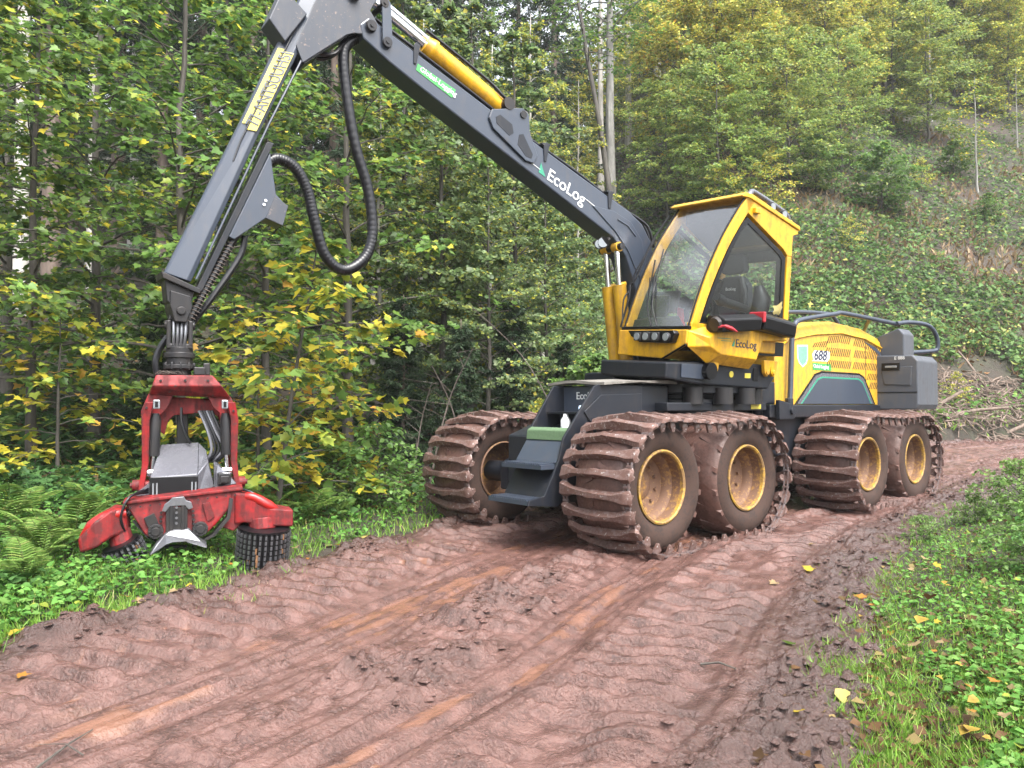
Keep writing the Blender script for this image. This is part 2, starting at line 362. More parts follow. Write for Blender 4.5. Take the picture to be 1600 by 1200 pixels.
clod = np.clip(1 - 2.6 * np.abs(fbm(Aa * 4.6, cc * 4.6, 3, 91)), -1, 1); pit = np.clip(1 - 3.0 * np.abs(fbm(Aa * 11, cc * 11, 3, 93)), -1, 1)
# crisp plate prints: a steep-sided bar every 21 cm, slightly skewed and broken up
def prints(ph, skew, seed):
    w_ = .20 * fbm(Aa * 1.1, q * 1.6, 2, seed) + .05 * N2; t = ((Aa / .215 + skew * q + ph + w_) % 1.0)
    bar = sst(.08, .20, t) * sst(.60, .50, t); keep = sst(-.22, .12, fbm(Aa * 1.1, q * 2.1, 3, seed + 5) + .10)
    return (bar - .45) * keep * (.75 + .7 * fbm(Aa * 2.2, q * 3, 2, seed + 9))
b1 = bandm(.30, .95); b2 = bandm(3.05, 3.72); b3 = bandm(1.95, 2.35, .15)
P1 = prints(.1, .30, 47); P2 = prints(.4, -.25, 57); P3 = prints(.2, .15, 67)
smooth_ = np.clip(bandm(1.0, 1.85, .15) + bandm(2.45, 2.95, .12), 0, 1)
rough = np.clip(bandm(-.6, .30, .12) + .85 * bandm(1.85, 2.45, .18) * sst(-.15, .25, fbm(Aa * .6, q * .8, 2, 59)) + .9 * bandm(3.85, 6, .2), 0, 1)
band = np.clip(b1 + b2, 0, 1)
Hd = .018 * low - .050 * smooth_ + .020 * smear * smooth_ + .012 * streak + .005 * streak2
Hd += b1 * (.085 * P1 + .018 * N1 + .010 * N2) + b2 * (.100 * P2 + .020 * N1 + .010 * N2) + b3 * .045 * P3
Hd += rough * (.050 * np.clip(clod, -.2, 1) * (.4 + np.clip(N1 + .3, 0, 1)) + .030 * pit * (.5 + N1) + .035 * N1 + .012 * N3 + .01)
fine = 1 - 2 * np.abs(fbm(Aa * .55, q * 16.0, 3, 97))
Hd += .006 * N2 + .004 * N3 + (.010 * fine + .012 * streak2 + .014 * smear) * (1 - .7 * band) * (1 - .5 * rough)
Hd += .028 * gs(.02, .24) * np.clip(.5 + 1.6 * N1, 0, 1.5) + .05 * gs(1.92, .16) * np.clip(.3 + 1.5 * N1, 0, 1) + .04 * gs(2.95, .10)
# silt film: small pale orange flats at the bottoms of the wheel ruts and between prints
pud = fbm(Aa * 1.7, q * 6.5, 4, 61) - .75 * (1 - np.clip(smooth_ + .62 * b1 + .45 * b2, 0, 1)) - .22 * sst(11, 16, np.hypot(X, Y))
silt = np.clip(sst(.22, .50, pud + .42 * streak2 + .30 * N2 + .15 * N3 - .10 * (P1 * b1 + P2 * b2)) * .60, 0, 1)
Hd = Hd * (1 - .5 * silt) - .008 * silt
clump = N1
edge = np.minimum(cc, W - cc)
Zr = base_h(X, Y) + Hd - .28 * sst(.05, -.45, edge) + .03
dark = np.clip(.95 * sst(.50, -.1, cc + .35 * clump) + .85 * sst(1.0, .15, (W - cc) + .45 * clump + .2 * low) + .55 * rough * sst(-.1, .4, clump), 0, 1) * (1 - silt)
colr = np.stack([silt.ravel(), dark.ravel(), np.zeros(silt.size)], 1)
road = link('road', npmesh('road', np.stack([X.ravel(), Y.ravel(), Zr.ravel()], 1), gridfaces(NA, NC), roadmat(), col=colr, smooth=True))
uvl = road.data.uv_layers.new(name='UVMap'); li = np.empty(len(road.data.loops), dtype=np.int32); road.data.loops.foreach_get('vertex_index', li)
uvl.data.foreach_set('uv', np.stack([Aa.ravel()[li], q.ravel()[li]], 1).astype(np.float32).ravel())
tag(road, 'wet reddish-brown mud forest road churned by tracks', kind='structure')
def road_z(x, y):
    d = (X - x) ** 2 + (Y - y) ** 2; return float(Zr.ravel()[np.argmin(d)])

# loose mud clods thrown up along the road edges and the centre ridge
def clod_mesh(seed):
    r = np.random.default_rng(seed); v = np.array([[0, 0, .6], [1, 0, 0], [.3, .95, .05], [-.8, .6, 0], [-.8, -.6, .05], [.3, -.95, 0]]) * r.uniform(.7, 1.25, (6, 3)); return v, np.array([[0, 1, 2], [0, 2, 3], [0, 3, 4], [0, 4, 5], [0, 5, 1]])
cr_ = np.random.default_rng(77); CV, CT, CC, cn = [], [], [], 0
pr_ = (rough * (np.hypot(X, Y) < 15) * (Y > 1.5) * (.15 + np.clip(N1 + .2, 0, 1)) * (edge > -.2)).ravel() * np.repeat(np.gradient(A2), NC); pr_ = pr_ / pr_.sum()
for gi in cr_.choice(X.size, 5200, p=pr_):
    v, t = clod_mesh(gi); s_ = cr_.uniform(.008, .032) * (1 + .5 * (cr_.random() < .08)); a_ = cr_.uniform(0, 6.28); c_, sn = math.cos(a_), math.sin(a_)
    v = v @ np.array([[c_, sn, 0], [-sn, c_, 0], [0, 0, 1]]) * s_ + np.array([X.ravel()[gi] + cr_.normal(0, .02), Y.ravel()[gi] + cr_.normal(0, .02), Zr.ravel()[gi] - .004])
    CV.append(v); CT.append(t + cn); cn += 6; CC.append(np.tile([[0, float(dark.ravel()[gi]) * .8, 0]], (6, 1)))
clods = link('mud_clods', npmesh('mud_clods', np.concatenate(CV), np.concatenate(CT), road.data.materials[0], col=np.concatenate(CC)))
tag(clods, 'crumbled wet mud clods strewn over the road', 'mud', kind='stuff')

# ---------------------------------------------------------------- harvester
def frame(o, yaw, roll=0):
    a = R_(yaw); f = Vector((-math.sin(a), -math.cos(a), 0)); l = Vector((math.cos(a), -math.sin(a), 0)); u = Vector((0, 0, 1))
    T = Matrix(((f.x, l.x, u.x, o[0]), (f.y, l.y, u.y, o[1]), (f.z, l.z, u.z, o[2]), (0, 0, 0, 1)))
    return T @ Matrix.Rotation(roll, 4, 'X')
TM = frame((.494, 8.702, -.0155), 49)                 # x forward, y to the machine's left (near) side, z up; front near wheel at x = 0
TB = frame((-2.97, 7.05, 0), 55)                      # crane plane
TK = frame((2.047, 8.75, 2.373), 54, R_(-4.2))        # cab, origin at the near lower corner of the windscreen
harv = bpy.data.objects.new('forestry_harvester', None); COL.objects.link(harv); harv.matrix_world = TM
tag(harv, 'yellow and slate eight-wheeled forestry harvester with muddy steel tracks and raised crane', 'harvester')
TMi = TM.inverted()
def P(name, geo, mat, T=TM, parent=None, bev=0, smooth=False, label=None, mi=None, seg=2):
    if T is not TM: geo = xf(geo, TMi @ T)
    o = link(name, mesh(name, geo, mat, smooth, mi), parent or harv)
    if bev: bevel(o, bev, seg)
    if label: o['label'] = label
    return o
def text(s, size, mat, origin, ux, uz, T, parent, name='lettering', ext=.002, shear=0, sx=1.0, bold=.006):
    cu = bpy.data.curves.new('t', 'FONT'); cu.body = s; cu.size = size; cu.extrude = ext; cu.shear = shear; cu.offset = bold * size
    to = bpy.data.objects.new('t', cu); COL.objects.link(to); bpy.context.view_layer.update()
    me = bpy.data.meshes.new_from_object(to.evaluated_get(bpy.context.evaluated_depsgraph_get()))
    bpy.data.objects.remove(to); bpy.data.curves.remove(cu)
    ux = Vector(ux).normalized(); uz = Vector(uz).normalized(); n = ux.cross(uz)
    A = Matrix(((ux.x * sx, uz.x, n.x, origin[0]), (ux.y * sx, uz.y, n.y, origin[1]), (ux.z * sx, uz.z, n.z, origin[2]), (0, 0, 0, 1)))
    me.transform(TMi @ T @ A); me.materials.clear(); me.materials.append(mat); me.name = name
    return link(name, me, parent)
# -- chassis
fc = P('front_frame', merge(prism([(.35, .62), (.35, 1.15), (-.1, 1.3), (-3.0, 1.3), (-3.0, .8), (-2.2, .55), (-.2, .5)], -.42, .42)), M_['dark'], bev=.02)
P('rear_frame', merge(prism([(-3.35, .85), (-3.35, 1.48), (-7.3, 1.48), (-7.3, .8), (-6.4, .6), (-4.2, .6)], -.62, .70), box(-7.4, -3.15, .70, .82, 1.32, 1.495), box(-7.4, -3.15, -.82, -.62, 1.32, 1.495)), M_['dark'], bev=.015)
P('articulation_joint', merge(cyl((-3.12, 0, .75), (-3.12, 0, 1.45), .2, 20), box(-3.4, -2.9, -.28, .28, .8, .95), box(-3.4, -2.9, -.28, .28, 1.2, 1.33)), M_['dark'], bev=.01)
P('steering_cylinder', merge(cyl((-3.42, .55, 1.02), (-3.10, .62, 1.62), .07, 12), cyl((-3.10, .62, 1.62), (-3.0, .64, 1.86), .085, 12)), M_['boom'], smooth=True)
P('cylinder_bracket', merge(prism([(-3.25, 1.3), (-3.62, 1.3), (-3.72, 1.42), (-3.5, 1.52), (-3.25, 1.56)], .84, .90), cyl((-3.56, .80, 1.41), (-3.56, .93, 1.41), .045, 14)), M_['dark'], bev=.008)
P('tool_box', box(-3.32, -2.98, .28, .80, 1.50, 1.80), M_['dark'], bev=.02)
for nm, x0 in (('front', 0.0), ('rear', -4.5)):
    ln = 1.5 if nm == 'front' else 1.55
    for s in (1, -1):
        P('bogie_beam', prism([(x0 + .2, .50), (x0 + .2, .82), (x0 - ln / 2, .98), (x0 - ln - .2, .82), (x0 - ln - .2, .50), (x0 - ln / 2, .42)], s * .58, s * .74), M_['dark'], bev=.02)
    P('axle', cyl((x0 - ln / 2, -.95, .72), (x0 - ln / 2, .95, .72), .17, 20), M_['dark'], smooth=True)
# -- wheels and bogie tracks
HW = .33
tyre_prof = [(.355, -.27), (.42, -.325), (.52, -.335), (.59, -.31), (.635, -.26), (.65, -.12), (.655, 0), (.65, .12), (.635, .26), (.59, .31), (.52, .335), (.42, .325), (.355, .27), (.34, .1), (.34, -.1)]
tg = lathe(tyre_prof, 48, closed=True)
tmi = []
for k in range(len(tyre_prof)):
    tmi += [1 if k in (3, 4, 5, 6, 7, 8) else 0] * 48
lugs = []
for k in range(16):
    for s in (1, -1):
        a = 2 * math.pi * (k + (.5 if s > 0 else 0)) / 16
        r0, r1 = .60, .672; pts = []
        for rr, hwid in ((r0, .042), (r1, .026)):
            for t, (y, da) in enumerate(((.02 * s, .0), (.31 * s, .22))):
                for e in (-1, 1):
                    aa = a - da + e * hwid / rr; r3 = rr - (.045 if t else 0); pts.append((r3 * math.cos(aa), y, r3 * math.sin(aa)))
        lugs.append((pts, [(0, 1, 3, 2), (4, 6, 7, 5), (0, 4, 5, 1), (2, 3, 7, 6), (0, 2, 6, 4), (1, 5, 7, 3)]))
lg = merge(*lugs); tyre_geo = merge(tg, lg); tmi += [1] * len(lg[1])
tyre_me = mesh('tyre', tyre_geo, [M_['rubber'], M_['mudtread']], True, tmi)
flange_me = mesh('rim_flange', lathe([(.335, .262), (.352, .262), (.368, .285), (.368, .305), (.352, .312), (.336, .300)], 48, closed=True), M_['rimring'], True)
rim_prof = [(.337, .30), (.337, .16), (.30, .13), (.285, .06), (.16, .02), (.11, .05), (.06, .055), (.001, .055)]
rim_in = [(.001, -.04), (.12, -.06), (.28, .0), (.30, -.08), (.325, -.10), (.325, -.16), (.337, -.18), (.337, -.29), (.352, -.31), (.365, -.30), (.355, -.26)]
bolts = merge(*[cyl((.21 * math.cos(a), .03, .21 * math.sin(a)), (.21 * math.cos(a), .062, .21 * math.sin(a)), .017, 6) for a in [2 * math.pi * k / 10 for k in range(10)]])
rim_me = mesh('rim', merge(loft([[(r * math.cos(2 * math.pi * k / 40), y, r * math.sin(2 * math.pi * k / 40)) for k in range(40)] for r, y in rim_prof], cap=False),
                           loft([[(r * math.cos(2 * math.pi * k / 40), y, r * math.sin(2 * math.pi * k / 40)) for k in range(40)] for r, y in rim_in], cap=False), bolts), M_['rim'], True)
hub_me = mesh('hub', merge(cyl((0, -.46, 0), (0, .03, 0), .125, 20), cyl((0, -.5, 0), (0, -.44, 0), .18, 20)), M_['dark'], True)
def wheel(x, s, z=.685, ang=0):
    wv = link('wheel', None, harv, Matrix.Translation((x, s * 1.20, z)) @ Matrix.Rotation(0 if s > 0 else math.pi, 4, 'Z') @ Matrix.Rotation(ang, 4, 'Y'))
    for nm, me in (('tyre', tyre_me), ('rim', rim_me), ('rim_flange', flange_me), ('hub', hub_me)): link(nm, me, wv)
WX = (0.0, -1.5, -4.5, -6.05)
for i, x in enumerate(WX):
    for s in (1, -1): wheel(x, s, ang=.37 * i + s)
# track plate: a spoon-ended bar lying across the tyre, with hooks down both shoulders
def plate_geo():
    st = [(-.465, .040, .000, -.016), (-.445, .076, .018, -.018), (-.37, .078, .028, -.016), (-.27, .044, .046, -.01), (-.06, .036, .066, -.01), (0, .046, .082, -.01), (.06, .036, .066, -.01), (.27, .044, .046, -.01), (.37, .078, .028, -.016), (.445, .076, .018, -.018), (.465, .040, .0, -.016)]
    rings = []
    for y, hwid, zt, zb in st:
        rings.append([(-hwid, y, zb), (hwid, y, zb), (hwid * .62, y, zt), (-hwid * .62, y, zt)])
    g = loft(rings)
    for s in (-1, 1):
        g = merge(g, xf(loft([[(-.034, s * .352, -.0), (.034, s * .352, 0), (.034, s * .372, 0), (-.034, s * .372, 0)],
                           [(-.040, s * .375, -.07), (.040, s * .375, -.07), (.040, s * .395, -.07), (-.040, s * .395, -.07)],
                           [(-.018, s * .372, -.12), (.018, s * .372, -.12), (.018, s * .392, -.12), (-.018, s * .392, -.12)]]), Matrix.Identity(4)))
    return g
plate_mes = []
for v in range(4):
    g = plate_geo(); rr = random.Random(v); g = ([(x + rr.uniform(-.009, .009), y + rr.uniform(-.008, .008), z + rr.uniform(-.006, .006)) for x, y, z in g[0]], g[1])
    plate_mes.append(mesh('track_plate', g, M_['track'], True))
def track(xa, xb, s):
    r = .672; ln = xa - xb; per = 2 * math.pi * r + 2 * ln; n = 37; zc = .685
    def at(d):
        d %= per
        if d < ln: sag = -.035 * math.sin(math.pi * d / ln); return (xa - d, zc + r + sag, 0, 1)                     # top run, going back
        d -= ln
        if d < math.pi * r: a = d / r; return (xb - r * math.sin(a), zc + r * math.cos(a), -math.sin(a), math.cos(a))
        d -= math.pi * r
        if d < ln: return (xb + d, zc - r, 0, -1)
        d -= ln; a = d / r; return (xa + r * math.sin(a), zc - r * math.cos(a), math.sin(a), -math.cos(a))
    off = random.uniform(0, .2); links = {-.40: [], .40: []}
    pos = [at(off + per * k / n) for k in range(n)]
    for k in range(n):
        x, z, nx, nz = pos[k]; x2, z2, nx2, nz2 = pos[(k + 1) % n]
        for y in (-.40, .40):
            for e, rr in ((-.022, .012), (.022, .012)):
                a = Vector((x - nx * .01, s * 1.20 + y + e, z - nz * .01)); b = Vector((x2 - nx2 * .01, s * 1.20 + y + e, z2 - nz2 * .01)); d = b - a
                links[y].append(cyl(a + d * .08, b - d * .08, rr, 6))
            m = Vector(((x + x2) / 2 - nx * .01, s * 1.2 + y, (z + z2) / 2 - nz * .01))
            links[y].append(cyl(m - Vector((0, .034, 0)), m + Vector((0, .034, 0)), .016, 6))
    t = link('bogie_track', None, harv)
    for y in links: link('track_chain', mesh('track_chain', merge(*links[y]), M_['link'], True), t)
    for k in range(n):
        x, z, nx, nz = pos[k]; nn = Vector((nx, 0, nz)); tx = Vector((nz, 0, -nx))
        A = Matrix(((tx.x, 0, nn.x, x), (0, 1, 0, s * 1.20), (tx.z, 0, nn.z, z), (0, 0, 0, 1)))
        link('track_plate', plate_mes[random.randrange(4)], t, A @ Matrix.Translation((random.uniform(-.012, .012), 0, 0)) @ Matrix.Rotation(random.uniform(-.05, .05), 4, 'Z') @ Matrix.Rotation(random.uniform(-.07, .07), 4, 'Y'))
for s in (1, -1):
    track(WX[0], WX[1], s); track(WX[2], WX[3], s)
# -- front nose with the access ladder
nose = P('ladder_side_plate', prism([(.07, 1.69), (.53, 1.15), (.60, .92), (.80, .58), (1.0, .55), (1.02, .50), (.62, .46), (.40, .60), (.10, .80), (-.72, 1.0), (-.72, 1.71), (.0, 1.71)], .63, .66), M_['dark'], bev=.006)
P('ladder_side_plate', prism([(.05, 1.70), (.41, 1.22), (.46, 1.0), (.40, .7), (.1, .7), (-.72, 1.0), (-.72, 1.71), (-.02, 1.71)], -.01, .02), M_['dark'], bev=.006)
P('fender_stiffener', prism([(-.70, 1.62), (-.70, 1.2), (.05, 1.2), (.24, 1.42), (-.02, 1.60)], .662, .676), M_['dark'], bev=.012)
nw = P('nose_wall', box(-.14, -.11, .022, .628, 1.20, 1.69), M_['boom'])
text('EcoLog', .115, M_['white'], (-.106, .22, 1.555), (0, 1, 0), (0, 0, 1), TM, nw)
P('niche_shelf', box(-.11, .16, .022, .628, 1.395, 1.415), M_['dark'])
P('niche_cheek', merge(box(.05, .07, .14, .17, 1.19, 1.394), box(-.1, .03, .40, .43, 1.19, 1.394)), M_['boom'], bev=.004)
P('spray_bottle', merge(lathe([(.001, 0), (.055, 0), (.055, .13), (.03, .17), (.028, .20), (.001, .20)], 14)), M_['white'], T=TM @ Matrix.Translation((.14, .30, 1.195)) @ Matrix.Rotation(R_(90), 4, 'X'), smooth=True)
P('rag', tube([(.02, .40, 1.43), (.05, .44, 1.455), (.02, .50, 1.45), (.06, .53, 1.43)], [.02, .035, .03, .012], 6), M_['blue'], smooth=True)
P('ladder_slope', prism([(-.1, 1.19), (.41, 1.19), (.62, .90), (.58, .88), (.39, 1.16), (-.1, 1.16)], .022, .628), M_['boom'], bev=.004)
P('mossy_lip', prism([(.30, 1.192), (.42, 1.192), (.475, 1.115), (.46, 1.225), (.40, 1.255), (.31, 1.235)], .022, .628), M_['moss'], bev=.012)
def step(xa, xb, z):
    ribs = [box(xa, xb, .06 + k * .035, .078 + k * .035, z + .0, z + .016) for k in range(16)]
    return merge(box(xa, xb, .022, .628, z - .045, z), *ribs)
P('step', step(.55, .82, .885), M_['boom']); P('ladder_riser', prism([(.55, .84), (.60, .84), (.78, .56), (.70, .56)], .022, .628), M_['dark'])
P('step', step(.68, 1.0, .545), M_['boom'])
P('deck_board', loft([[(-.02, y, 1.72 + .015 * math.sin(7 * y)), (-.62, y, 1.735 + .012 * math.cos(9 * y)), (-1.28, y, 1.74 + .015 * math.sin(5 * y)), (-1.28, y, 1.775 + .01 * math.sin(11 * y)), (-.62, y, 1.775 + .015 * math.sin(6 * y)), (-.02, y, 1.75 + .015 * math.sin(7 * y))] for y in np.linspace(-.15, .72, 9)]), M_['wood'])
P('deck_support', merge(box(-1.25, -.75, -.1, .62, 1.30, 1.715)), M_['dark'], bev=.02)
# -- slewing ring, platform
tn = P('slewing_base', merge(cyl((-2.1, .12, 1.30), (-2.1, .12, 1.56), .72, 36), cyl((-2.1, .12, 1.63), (-2.1, .12, 1.75), .80, 36), cyl((-2.1, .12, 1.56), (-2.1, .12, 1.63), .60, 36),
                          box(-3.1, -1.0, -.55, .80, 1.42, 1.52)), M_['dark'], bev=.012, smooth=True)
for (x, y) in ((-1.55, .75), (-1.95, .90), (-2.4, .92), (-2.8, .78)):
    P('slewing_motor', cyl((x, y, 1.50), (x, y, 1.70), .12, 16), M_['darksteel'], parent=tn, smooth=True)
P('warning_label', box(-2.95, -2.72, .802, .806, 1.44, 1.50), M_['sticker'], parent=tn)
pf = P('slewing_platform', merge(prism([(.34, -.42), (.34, -.60), (-.2, -.66), (-1.55, -.70), (-1.68, -.55), (-1.62, -.40), (-.9, -.38)], -1.12, -.04)), M_['dark'], T=TK, bev=.02)
P('platform_cover', prism([(.10, -.43), (.10, -.585), (-.32, -.605), (-.32, -.43)], -.038, -.022), M_['boom'], T=TK, parent=pf, bev=.004)
P('round_label', cyl((-.80, -.038, -.53), (-.80, -.030, -.53), .038, 20), M_['sticker'], T=TK, parent=pf)
P('small_label', box(-1.17, -1.06, -.038, -.032, -.57, -.51), M_['sticker'], T=TK, parent=pf)
P('hatch', box(-1.32, -1.22, -.038, -.026, -.60, -.44), M_['black'], T=TK, parent=pf, bev=.004)
for x in (-.42, -1.42, -1.55):
    P('cab_tilt_ear', merge(prism([(x - .08, -.34), (x + .08, -.34), (x + .05, -.50), (x, -.545), (x - .05, -.50)], -.02, .03), cyl((x, -.03, -.49), (x, .045, -.49), .03, 12)), M_['yellow'], T=TK, bev=.006)
P('tilt_cushion', merge(cyl((-.34, -.06, -.50), (-.34, .05, -.50), .10, 18)), M_['black'], T=TK, smooth=True)
# -- engine hood
hst = [(-3.33, 2.36), (-3.42, 2.46), (-3.6, 2.53), (-3.95, 2.62), (-4.4, 2.69), (-5.2, 2.76), (-6.0, 2.72), (-6.6, 2.60), (-7.0, 2.47), (-7.35, 2.30)]
def hring(x, zt):
    h = [(.78, 1.50), (.78, zt - .20), (.765, zt - .10), (.72, zt - .03), (.62, zt), (.3, zt + .02)]
    return [(x, y, z) for y, z in h] + [(x, -y, z) for y, z in reversed(h)]
hood = P('engine_hood', loft([hring(x, z) for x, z in hst]), M_['yellow_dirty'], smooth=True)
def arch(dz, y0, y1, x0=-3.5, x1=-7.2):
    pts = [(x, z) for x, z in hst if x1 <= x <= x0]; return pts
P('hood_edge_trim', merge(*[tube([(x, .79, z - .185) for x, z in hst], .016, 6)]), M_['yellow'], parent=hood, smooth=True)
P('hood_seam', merge(box(-3.74, -3.73, .779, .783, 1.52, 2.36), box(-6.05, -6.04, .779, .783, 1.52, 2.5)), M_['black'], parent=hood)
slots = []
def zh(x): return float(np.interp(-x, [-a for a, b in hst], [b for a, b in hst]))
for row, (x0, x1, zc, hh) in enumerate([(-4.42, -6.75, None, .055), (-4.78, -6.75, 2.28, .06), (-4.80, -6.62, 2.10, .055), (-6.12, -6.55, 1.94, .05), (-6.2, -6.5, 1.80, .05)]):
    x = x0
    while x > x1:
        z = (zh(x) - .275 - (.06 if x > -4.8 else 0)) if zc is None else zc
        hh2 = hh * (.55 + .45 * min(1, (x0 - x) / .45)) if row == 0 else hh
        if not (-5.62 < x < -5.52) and z + hh2 < zh(x) - .215:
            slots.append(prism([(x + .044, z - hh2), (x + .020, z - hh2), (x - .044, z + hh2), (x - .020, z + hh2)], .7805, .784))
        x -= .060
vs = P('vent_slot_shade', merge(*slots), M_['slot_shade'], parent=hood); vs['kind'] = 'stuff'  # thin raised bars, coloured dark to stand in for shade inside the slots
P('side_panel', prism([(-3.85, 1.505), (-6.35, 1.505), (-5.98, 1.93), (-5.80, 1.985), (-4.62, 1.985), (-4.42, 1.94)], .781, .789), M_['black'], parent=hood)
P('panel_stripe', prism([(-3.91, 1.51), (-6.29, 1.51), (-5.95, 1.905), (-5.78, 1.955), (-4.62, 1.955), (-4.44, 1.915)], .789, .793), M_['greysteel'], parent=hood, label='pale grey stripe round the dark hood panel')
P('panel_stripe', prism([(-4.0, 1.51), (-6.20, 1.51), (-5.91, 1.85), (-5.76, 1.905), (-4.62, 1.905), (-4.47, 1.87)], .793, .796), M_['teal'], parent=hood, label='thin green line round the dark hood panel')
P('lower_panel', prism([(-4.03, 1.51), (-6.17, 1.51), (-5.89, 1.83), (-5.75, 1.882), (-4.62, 1.882), (-4.49, 1.85)], .796, .800), M_['boom'], parent=hood)
P('rear_stripe', prism([(-6.0, 2.49), (-6.9, 2.16), (-6.98, 2.16), (-6.4, 2.42)], .781, .785), M_['boom'], parent=hood)
P('shield_badge', prism([(-3.93, 2.33), (-4.23, 2.345), (-4.23, 2.15), (-4.19, 2.08), (-4.08, 2.02), (-3.98, 2.08), (-3.935, 2.15)], .781, .784), M_['white'], parent=hood)
P('shield_emblem', merge(prism([(-3.955, 2.31), (-4.205, 2.325), (-4.205, 2.15), (-4.17, 2.095), (-4.08, 2.045), (-3.995, 2.095), (-3.96, 2.15)], .784, .7865)), M_['shield'], parent=hood)
P('number_plate', prism([(-4.38, 2.13), (-4.33, 2.12), (-4.80, 2.13), (-4.86, 2.17), (-4.88, 2.26), (-4.84, 2.285), (-4.42, 2.275), (-4.36, 2.22)], .781, .784), M_['white'], parent=hood)
text('688', .20, M_['ink'], (-4.39, .787, 2.145), (-1, 0, 0), (0, 0, 1), TM, hood, shear=.22, sx=1.25, name='number_lettering', bold=.012)
gs_ = P('company_sticker', box(-4.92, -4.36, .781, .784, 1.995, 2.095), M_['green'], parent=hood)
text('Global-Logging', .075, M_['white'], (-4.375, .7865, 2.025), (-1, 0, 0), (0, 0, 1), TM, hood)
# -- rear corner box with the exhaust stack
rb = P('rear_cabinet', prism([(.50, 1.42), (1.36, 1.42), (1.40, 1.50), (1.40, 2.18), (1.32, 2.27), (.60, 2.29), (.50, 2.2)], -7.25, -6.45, 'x'), M_['cabinet'], bev=.02)
P('cabinet_seam', box(-6.452, -6.445, .52, 1.39, 1.685, 1.70), M_['black'], parent=rb)
P('cabinet_door', prism([(.90, 1.82), (1.30, 1.80), (1.32, 2.10), (.84, 2.08)], -6.45, -6.436, 'x'), M_['cabinet'], parent=rb, bev=.006)
P('door_handle', merge(box(-6.436, -6.42, .86, 1.14, 2.04, 2.16)), M_['black'], parent=rb, bev=.008)
P('handle_grip', box(-6.42, -6.405, .92, 1.10, 2.08, 2.115), M_['lamp'], parent=rb, bev=.005)
P('exhaust_stack', prism([(.72, 2.27), (1.14, 2.27), (1.14, 2.62), (1.06, 2.72), (.90, 2.66), (.72, 2.60)], -7.0, -6.6, 'x'), M_['cabinet'], bev=.02)
text('E 888', .07, M_['white'], (-6.447, 1.05, 2.21), (0, 1, 0), (0, 0, 1), TM, rb)
# -- handrails
nr = P('handrail', tube(smoothpath([(-3.56, .86, 1.40), (-3.60, .86, 1.7), (-3.66, .86, 2.45), (-3.74, .86, 2.60), (-3.95, .86, 2.68), (-4.9, .86, 2.83), (-5.2, .86, 2.86), (-6.75, .88, 2.83), (-6.95, .95, 2.80)], 5), .036, 10), M_['boom'], smooth=True)
P('handrail', tube(smoothpath([(-6.85, .93, 2.82), (-7.2, 1.0, 2.86), (-7.55, 1.15, 2.82), (-7.75, 1.2, 2.66), (-7.8, 1.2, 2.46), (-7.7, 1.15, 2.40), (-7.2, .95, 2.36)], 6), .036, 10), M_['boom'], smooth=True)
P('handrail', tube(smoothpath([(-5.3, -.45, 2.72), (-5.36, -.45, 2.95), (-5.5, -.45, 3.02), (-6.4, -.45, 3.10), (-7.3, -.45, 3.14), (-7.5, -.45, 3.1), (-7.75, -.45, 2.9), (-7.9, -.45, 2.5)], 5), .036, 10), M_['boom'], smooth=True)
P('handrail', tube([(-6.0, .87, 2.85), (-6.6, .5, 2.70), (-7.1, .2, 2.5)], .03, 8), M_['boom'], smooth=True)
P('rail_foot', merge(cyl((-3.55, .86, 1.38), (-3.57, .86, 1.58), .055, 12), prism([(-3.4, 1.32), (-3.75, 1.32), (-3.62, 1.50), (-3.48, 1.50)], .822, .86)), M_['dark'], bev=.006)
# -- cab
cab = link('cab', None, harv)
PIL = smoothpath([(0, 0), (-.14, .38), (-.32, .77), (-.55, 1.16), (-.88, 1.60)], 4)
CW = 1.10
def Kc(name, geo, mat, bev=0, smooth=False, label=None): return P(name, geo, mat, T=TK, parent=cab, bev=bev, smooth=smooth, label=label)
for y0, y1 in ((-.07, .0), (-CW, -CW + .07)):
    pil = prism([(x, z) for x, z in PIL] + [(x - .115 - .03 * z, z - .02) for x, z in reversed(PIL)], y0, y1)
    Kc('front_pillar', pil, M_['yellow'], .008)
    Kc('roof_side', prism([(-.86, 1.62), (-1.95, 1.345), (-1.95, 1.30), (-1.84, 1.27), (-1.84, 1.0), (-1.745, 1.0), (-1.66, 1.075), (-.925, 1.42)], y0, y1), M_['yellow'], .006)
    Kc('rear_pillar', box(-1.84, -1.745, y0, y1, -.08, .998), M_['yellow'], .008)
    Kc('sill', box(-1.743, -.0, y0, y1, -.06, .045), M_['yellow'], .006)
    ym = y1 + .002 if y1 == 0 else y0 - .004
    ins = [(x - .135 - .03 * z, z) for x, z in PIL[1:-1]]
    win = ins[:-2] + [(-.90, 1.37), (-1.62, 1.035), (-1.70, .97), (-1.715, .06), (-.14, .06)]
    cx = -1.0; cz = .6
    inn = [(cx + (x - cx) * .90, cz + (z - cz) * .91) for x, z in win]
    n = len(win); ya, yb = (y1 - .012, y1 + .004) if y1 == 0 else (y0 - .004, y0 + .012)
    V = [(x, ya, z) for x, z in win] + [(x, ya, z) for x, z in inn] + [(x, yb, z) for x, z in win] + [(x, yb, z) for x, z in inn]
    F_ = [(i, (i + 1) % n, n + (i + 1) % n, n + i) for i in range(n)] + [(2 * n + i, 2 * n + (i + 1) % n, 3 * n + (i + 1) % n, 3 * n + i) for i in range(n)] + [(n + i, n + (i + 1) % n, 3 * n + (i + 1) % n, 3 * n + i) for i in range(n)] + [(i, (i + 1) % n, 2 * n + (i + 1) % n, 2 * n + i) for i in range(n)]
    Kc('window_seal', (V, F_), M_['black'])
    Kc('side_window', prism(inn, ya + .003, ya + .009), M_['glass_clear'])
